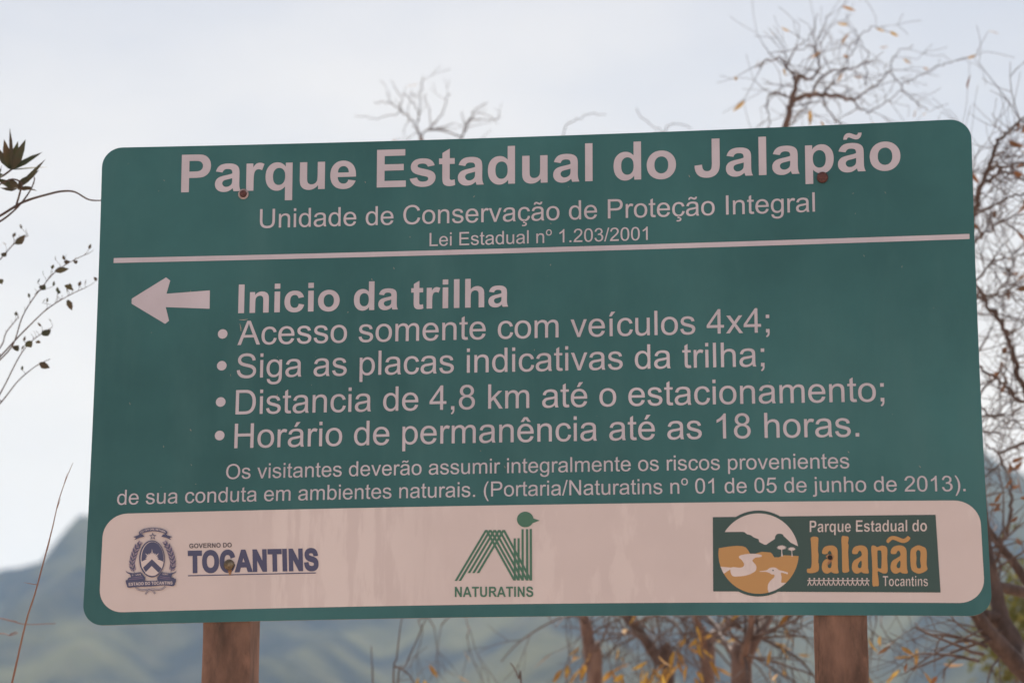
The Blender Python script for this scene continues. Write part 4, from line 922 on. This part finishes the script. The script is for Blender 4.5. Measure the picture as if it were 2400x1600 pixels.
thin_tree(21, B2((1658, 1600, 0), (1657, 1548, 0), (1654, 1506, 0), (1690, 1475, .1), (1722, 1440, .15), (1760, 1300, .3), (1700, 900, .3), (1560, 500, .2)), .030, .008, 'bare_tree',
          'slim bare tree with a narrow forked trunk, left of the thick forked one', m_bark_brown, 9,
          extra=[(B2((1654, 1510, 0), (1642, 1475, -.1), (1628, 1444, -.15), (1590, 1300, -.3), (1520, 1000, -.4), (1450, 600, -.4)), .016, .003),
                 (B2((1450, 600, -.4), (1452, 430, -.3), (1510, 330, -.2), (1555, 310, -.1), (1520, 290, 0), (1490, 255, 0)), .0026, .0014),
                 (B2((1540, 420, 0), (1556, 312, .0), (1585, 290, .05), (1620, 300, .1)), .0026, .0014),
                 (B2((1300, 520, 0), (1320, 320, .0), (1345, 285, .05), (1385, 266, .1), (1420, 270, .12)), .0024, .0012)])
thin_tree(31, B2((1566, 1600, .3), (1545, 1550, .3), (1508, 1492, .3), (1484, 1462, .3), (1466, 1440, .3), (1420, 1300, .2), (1390, 1000, .1), (1330, 640, 0), (1250, 440, 0)), .026, .006, 'bare_tree',
          'leaning dark bare tree with the most yellow leaves under the middle of the sign', m_bark_dark, 14,
          extra=[(B2((1484, 1462, .3), (1540, 1440, .1), (1590, 1470, 0), (1622, 1530, -.1), (1650, 1590, -.2)), .009, .003)],
          low=[(1400 + 13 * i, 1420 + (i * 37) % 60, Y2 - .6 + .1 * (i % 7)) for i in range(20)])
thin_tree(41, B2((1394, 1600, -.3), (1386, 1550, -.3), (1379, 1500, -.3), (1372, 1458, -.3), (1362, 1436, -.3), (1300, 1330, -.2), (1180, 1000, 0), (1090, 600, .1), (1020, 400, .1), (985, 322, 0)), .027, .007, 'bare_tree',
          'bare tree with a smooth curved reddish trunk, leftmost of the trunks under the sign', m_bark_brown, 5, nsp=5,
          extra=[(B2((985, 322, 0), (975, 300, 0), (950, 270, .0), (928, 250, .05), (905, 240, .1), (876, 240, .15)), .0036, .0014),
                 (B2((985, 322, 0), (980, 290, 0), (984, 240, .05), (990, 205, .1), (992, 178, .15)), .0028, .0013),
                 (B2((985, 322, 0), (1005, 300, .05), (1020, 285, .1), (1040, 262, .15), (1048, 228, .2), (1052, 224, .22)), .0036, .0014),
                 (B2((1084, 322, 0), (1094, 298, .05), (1104, 275, .1), (1118, 255, .15), (1142, 240, .2)), .0036, .0014),
                 (B2((1020, 400, .1), (1060, 350, .1), (1084, 322, 0), (1100, 280, .0), (1150, 282, .1), (1172, 268, .15)), .0036, .0014),
                 (B2((943, 262, .0), (940, 230, -.05), (930, 210, -.05), (916, 190, -.05)), .0020, .0011),
                 (B2((930, 268, .0), (900, 272, -.05), (865, 278, -.05), (832, 271, -.05)), .0020, .0011),
                 (B2((980, 262, .0), (962, 236, -.1), (942, 218, -.1)), .0020, .0011),
                 (B2((1010, 290, .0), (1004, 250, -.1), (996, 222, -.1)), .0020, .0011)],
          low=[(980, 1452, 4.0), (1000, 1440, 4.1), (1056, 1440, 4.0), (1090, 1440, 4.1), (1100, 1470, 4.0), (1330, 1440, 4.2)])

# big dark tree at the right edge
Y3 = 2.9
C3 = lambda *q: [at(x_, y_, Y3 + d_) for x_, y_, d_ in q]
D = Plant(51)
b3 = at(2480, 1700, Y3); b3.z = 0
pl, rl = D.limb([b3 + Vector((.05, 0, -.1)), b3 + Vector((.02, 0, .7)), at(2455, 1640, Y3), at(2420, 1590, Y3)], .085, .060)
l1, r1_ = D.limb(C3((2425, 1598, 0), (2384, 1555, 0), (2340, 1508, -.05), (2312, 1474, -.08), (2292, 1444, -.1), (2262, 1400, -.15), (2200, 1250, -.2), (2170, 1060, -.1), (2190, 840, 0), (2150, 640, .1)), .036, .0028)
l2, r2_ = D.limb(C3((2415, 1580, 0), (2388, 1530, .08), (2368, 1490, .1), (2349, 1455, .12), (2336, 1400, .14), (2328, 1365, .15), (2322, 1325, .15), (2310, 1250, .2), (2290, 1050, .3), (2262, 800, .3), (2230, 600, .3), (2180, 470, .3)), .040, .003)
l3, r3_ = D.limb(C3((2302, 1440, .05), (2322, 1446, .1), (2349, 1462, .12)), .022, .022)
l4, r4_ = D.limb(C3((2440, 1402, .4), (2400, 1352, .4), (2372, 1312, .4), (2342, 1276, .4), (2322, 1246, .4), (2290, 1200, .4), (2250, 1080, .4), (2180, 960, .45), (2100, 880, .5)), .020, .003)
limbs = [
 ([(2346, 1272, .4), (2360, 1240, .38), (2371, 1195, .36), (2369, 1140, .34), (2358, 1098, .32), (2340, 1060, .3), (2310, 1040, .3)], .010, .006),
 ([(2336, 1400, .14), (2342, 1330, .3), (2345, 1290, .4), (2330, 1318, .35)], .008, .005),
 ([(2470, 1010, .2), (2420, 955, .2), (2392, 894, .15), (2378, 840, .12), (2358, 788, .1), (2346, 752, .08), (2329, 733, .05), (2309, 704, 0), (2285, 660, 0)], .015, .0075),
 ([(2460, 960, .1), (2405, 945, .1), (2375, 925, .05), (2350, 900, 0), (2322, 878, -.05), (2285, 850, -.1)], .010, .006),
 ([(2240, 640, .3), (2272, 525, .2), (2286, 486, .15), (2300, 434, .1), (2320, 393, .05), (2331, 350, 0), (2345, 325, .0), (2363, 307, .0), (2392, 287, 0), (2420, 280, 0)], .014, .005),
 ([(2318, 398, .05), (2335, 385, .1), (2352, 403, .15), (2378, 408, .2), (2400, 420, .25), (2440, 440, .3)], .009, .006),
 ([(2300, 432, .1), (2325, 420, .0), (2346, 398, -.1), (2380, 384, -.15), (2420, 380, -.2)], .0075, .004),
 ([(2270, 560, .1), (2290, 505, .0), (2330, 482, -.1), (2370, 460, -.15), (2410, 452, -.2)], .0065, .004),
 ([(2260, 620, .0), (2285, 570, -.1), (2312, 548, -.15), (2345, 520, -.2), (2400, 500, -.2)], .006, .004),
 ([(2285, 660, 0), (2300, 640, .1), (2330, 612, .15), (2365, 600, .2), (2410, 560, .2)], .006, .004),
 ([(2309, 704, 0), (2330, 690, .1), (2360, 660, .15), (2372, 620, .2), (2400, 590, .2)], .006, .004),
 ([(2280, 700, .0), (2310, 696, .1), (2345, 692, .15), (2380, 700, .2), (2420, 720, .2)], .006, .004),
 ([(2290, 940, .0), (2310, 965, -.1), (2336, 980, -.1), (2360, 975, -.1), (2400, 1010, -.1)], .0055, .003),
 ([(2275, 1000, .0), (2310, 1010, -.1), (2345, 1008, -.1), (2390, 990, -.1)], .004, .003),
 ([(2358, 788, .1), (2385, 770, .2), (2410, 740, .2)], .0055, .003),
 ([(2260, 470, .1), (2268, 420, .0), (2285, 380, -.1), (2300, 345, -.1)], .0035, .002),
]
for pts, r0, r1 in limbs:
    P, R_ = D.limb(C3(*pts), r0 * .78, r1 * .65, big=r0 > .011, wob=0.004)
    inside = pts[0][1] < 1050
    D.sprout(P, R_, (15 if pts[0][1] > 600 else 11) if inside else 3, 0.21, 1, up_=0.1, leaves=0.08, kids=3, lsize=(.060, .019), rmax=.0028)
for P, R_ in ((l1, r1_), (l2, r2_), (l4, r4_)):
    D.sprout(P, R_, 5, 0.34, 1, up_=-0.1, a=.15, b=.6, leaves=0.12, kids=3, lsize=(.05, .016), rmax=.0045)
for P, R_ in ((l1, r1_), (l2, r2_), (l4, r4_)):
    D.sprout(P, R_, 13, 0.26, 2, up_=0.0, a=.6, b=.95, leaves=0.1, kids=2, lsize=(.05, .016), rmax=.005)
for q in range(4):
    D.twig(at(2325 - 10 * q, 1500 + 16 * q, Y3 - .1), Vector((-1, D.rn.gauss(0, .3), D.rn.gauss(.15, .25))), .30, .0065, 2, droop=.0, kids=2, leaves=.12)
D.build('bare_tree', 'large dark bare tree at the right edge, thick forked limbs and tangled twigs', 'tree', (b3.x, b3.y, 0), m_bark_dark, m_twig, m_leaf_rust)

# olive bush behind it
E_ = Plant(61); Y4 = 8.0
b4 = at(2440, 1700, Y4); b4.z = 0
for q in range(9):
    c_ = at(2400 + E_.rn.uniform(-50, 160), 1440 + E_.rn.uniform(-70, 110), Y4 + E_.rn.uniform(-.5, .5))
    P, R_ = E_.limb([b4 + Vector((E_.rn.uniform(-.1, .1), 0, -.05)), b4.lerp(c_, .5) + Vector((E_.rn.uniform(-.15, .15), 0, .1)), c_], .02, .006, big=q < 4)
    for k in range(330):
        p_ = c_ + Vector((E_.rn.gauss(0, .10), E_.rn.gauss(0, .13), E_.rn.gauss(0, .11)))
        leaf(E_.lf, p_, Vector((E_.rn.gauss(0, 1), E_.rn.gauss(0, 1), E_.rn.gauss(.2, .8))), E_.rn.uniform(.04, .07), .022, E_.rn)
E_.build('olive_bush', 'blurred olive green leafy bush behind the dark tree at the lower right', 'bush', (b4.x, b4.y, 0), m_bark_brown, m_twig, m_leaf_green)

# leafy branch reaching in from the left
F_ = Plant(71); Y5 = 0.75
F5 = lambda *q: [at(x_, y_, Y5 + d_) for x_, y_, d_ in q]
b5 = at(-330, 1700, Y5); b5.z = 0
F_.limb([b5 + Vector((0, 0, -.1)), b5 + Vector((.0, 0, .8)), at(-300, 1500, Y5), at(-240, 1000, Y5), at(-180, 700, Y5), at(-110, 580, Y5)], .030, .010)
F_.limb(F5((-110, 580, 0), (-50, 532, 0), (0, 506, 0), (56, 473, 0), (122, 453, 0), (150, 448, 0), (176, 450, 0), (204, 466, 0), (225, 470, 0), (262, 468, 0)), .0045, .0016, big=False)
F_.limb(F5((-110, 580, 0), (-40, 538, .02), (0, 519, .03), (28, 498, .04), (50, 476, .05), (70, 448, .05), (80, 425, .05), (80, 415, .05)), .0035, .0016, big=False)
F_.limb(F5((36, 488, .02), (46, 455, .0), (50, 430, -.02), (30, 420, -.02), (0, 432, -.02), (-60, 470, 0)), .003, .002, big=False)
F_.limb(F5((-110, 580, 0), (-60, 480, 0), (-20, 430, 0), (10, 410, 0), (30, 395, 0)), .004, .0025, big=False)
for bx, by, lst in ((28, 398, [(27, 293, 12), (60, 325, 26), (97, 347, 19), (113, 380, 14), (40, 330, 24), (5, 325, 26), (-15, 345, 22), (50, 352, 26)]), (42, 440, [(64, 412, 18), (106, 372, 15), (90, 396, 14), (85, 444, 14), (20, 418, 20), (60, 446, 18), (-10, 420, 20), (0, 446, 22)]), (-6, 405, [(10, 390, 22), (-30, 330, 22), (5, 420, 20), (-20, 450, 20)])):
    for tx, ty, wd_ in lst:
        p_, q_ = at(bx, by, Y5 + F_.rn.uniform(-.03, .03)), at(tx, ty, Y5 + F_.rn.uniform(-.05, .05))
        leaf(F_.lf, p_, q_ - p_, (q_ - p_).length, wd_ * 0.9 * 0.00108, F_.rn, Vector((0, 1, 0)))
leaf(F_.lf, at(62, 444, Y5), at(90, 444, Y5) - at(62, 444, Y5), .03, .008, F_.rn)
for q in ((-5, 216), ):
    leaf(F_.lf, at(-20, 240, Y5), at(1, 212, Y5) - at(-20, 240, Y5), .035, .016, F_.rn)
F_.build('leafy_shrub', 'shrub with dark leathery leaves at the left edge, an arched twig touching the sign', 'shrub', (b5.x, b5.y, 0), m_bark_dark, m_bark_dark, m_leaf_dark)

# seed stalks below it
G_ = Plant(81); Y6 = 1.1
b6 = at(-200, 1700, Y6); b6.z = 0
stalks = [
 ([(-130, 1000), (-40, 880), (0, 843), (31, 806), (51, 746), (72, 708), (97, 675), (128, 639), (168, 612), (209, 593)], True),
 ([(-40, 880), (31, 802), (60, 772), (102, 731), (128, 712), (153, 697), (178, 684), (199, 675)], True),
 ([(-120, 1060), (-20, 950), (8, 908), (41, 843), (66, 807), (97, 782), (122, 767)], True),
 ([(-120, 1060), (-20, 965), (8, 936), (41, 894), (70, 868), (92, 853), (118, 841)], False),
 ([(-110, 720), (-40, 640), (0, 608), (31, 573), (48, 562), (66, 552)], True),
 ([(-60, 880), (0, 815), (14, 780), (36, 752), (44, 744)], False)]
G_.limb([b6 + Vector((0, 0, -.05)), b6 + Vector((.02, 0, .7)), at(-170, 1300, Y6), at(-130, 1030, Y6)], .012, .006)
for k, (pts, busy) in enumerate(stalks):
    P, R_ = G_.limb([at(x_, y_, Y6 + .04 * k) for x_, y_ in pts], .0024, .0010, big=False)
    n_ = len(P)
    for i in range(int(n_ * .45), n_):
        if G_.rn.random() < (.55 if busy else .25):
            e = P[i] + Vector((G_.rn.gauss(0, .012), G_.rn.gauss(0, .012), G_.rn.uniform(.008, .03)))
            G_.br.tube([P[i], P[i].lerp(e, .5) + Vector((.003, 0, 0)), e], [.0008, .0007, .0006], 4)
            if G_.rn.random() < .6: leaf(G_.lf, e, Vector((G_.rn.gauss(0, .5), G_.rn.gauss(0, .5), 1)), .016, .010, G_.rn)
for x0, y0, x1, y1, wd_ in ((36, 572, 56, 556, 14), (4, 600, 14, 592, 10), (128, 636, 156, 630, 11), (95, 678, 104, 668, 13), (151, 669, 170, 676, 10), (158, 702, 166, 724, 11), (62, 800, 72, 812, 15), (31, 818, 42, 812, 15), (98, 785, 116, 772, 14), (92, 850, 113, 860, 13), (-4, 655, 4, 664, 14), (150, 615, 162, 612, 9), (172, 614, 180, 613, 9), (84, 800, 94, 804, 7)):
    p_, q_ = at(x0, y0, Y6), at(x1, y1, Y6 + .01); leaf(G_.lf, p_, q_ - p_, (q_ - p_).length * 1.2, wd_ * 1.5 * .00115, G_.rn, Vector((0, 1, 0)))
G_.build('seed_stalks', 'slender dark seed stalks with small pods at the left edge, below the leathery leaves', 'plant', (b6.x, b6.y, 0), m_twig, m_twig, m_leaf_dark)

# tall reddish grass stem
H_ = Plant(91); Y7 = 0.5
b7 = at(-60, 1700, Y7); b7.z = 0
P, R_ = H_.limb([b7 + Vector((0, 0, -.02)), b7 + Vector((.03, 0, .6)), at(-8, 1750, Y7), at(28, 1600, Y7), at(60, 1460, Y7), at(82, 1390, Y7), at(103, 1312, Y7), at(122, 1240, Y7), at(137, 1175, Y7), at(155, 1122, Y7), at(171, 1084, Y7)], .0034, .0006, per=4)
for (x0, y0, x1, y1) in ((88, 1370, 56, 1364), (150, 1135, 158, 1108), (132, 1195, 142, 1168), (110, 1290, 118, 1262)):
    p_, q_ = at(x0, y0, Y7), at(x1, y1, Y7 - .02); H_.lf.tube([p_, p_.lerp(q_, .5), q_], [.0012, .001, .0004], 4)
H_.build('grass_stem', 'single tall thin reddish grass stem standing left of the sign', 'grass', (b7.x, b7.y, 0), m_grass, m_grass, m_grass)
H2 = Plant(95)
b8 = at(-60, 1750, 1.6); b8.z = 0
for pts in ([(-50, 1470), (-10, 1448), (30, 1455), (62, 1462), (130, 1460)], [(-50, 1500), (0, 1484), (24, 1488), (42, 1482)], [(-60, 1440), (0, 1448), (40, 1456)]):
    H2.limb([b8 + Vector((0, 0, -.02)), at(-70, 1600, 1.6)] + [at(x_, y_, 1.6) for x_, y_ in pts], .0028, .0010, big=False)
leaf(H2.lf, at(20, 1488, 1.6), at(42, 1480, 1.6) - at(20, 1488, 1.6), .03, .008, H2.rn)
H2.build('dry_weed', 'bent pale dry weed at the lower left edge, beside the reddish grass stem', 'plant', (b8.x, b8.y, 0), m_grass, m_grass, m_grass)

# thin dead shoots under the middle of the board
def shoot(seed, paths, label, y):
    S = Plant(seed); b_ = at(paths[0][0][0], 1900, y); b_.z = 0
    for pts in paths:
        tl_ = [at(a_, b2, y) for a_, b2 in pts]
        if pts is paths[0]: tl_ = [b_ + Vector((0, 0, -.03)), b_.lerp(tl_[0], .6) + Vector((.02, 0, 0))] + tl_
        P, R_ = S.limb(tl_, .0036, .0016, big=pts is paths[0])
    if seed != 104: S.sprout(P, R_, 2, .10, 0, up_=.5, leaves=0.0, rmax=.0018)
    return S.build('dead_shoot', label, 'plant', (b_.x, b_.y, 0), m_twig, m_twig, m_leaf_dry)
shoot(101, [[(874, 1620), (872, 1560), (870, 1512)]], 'straight thin dead shoot, the one nearest the left post', 3.2)
shoot(102, [[(922, 1620), (930, 1540), (938, 1470), (944, 1440)], [(926, 1560), (950, 1572), (966, 1590), (972, 1610)]], 'thin dead shoot with a bent side twig, below the white logo strip', 3.0)
shoot(103, [[(932, 1620), (950, 1560), (972, 1510), (992, 1462), (1010, 1430)]], 'slanting thin dead shoot leaning right up to the lower edge of the sign', 3.4)
shoot(104, [[(1222, 1625), (1216, 1590), (1206, 1566), (1196, 1552)]], 'short crooked reddish dead shoot at the bottom of the photo under the bird logo', 2.2)
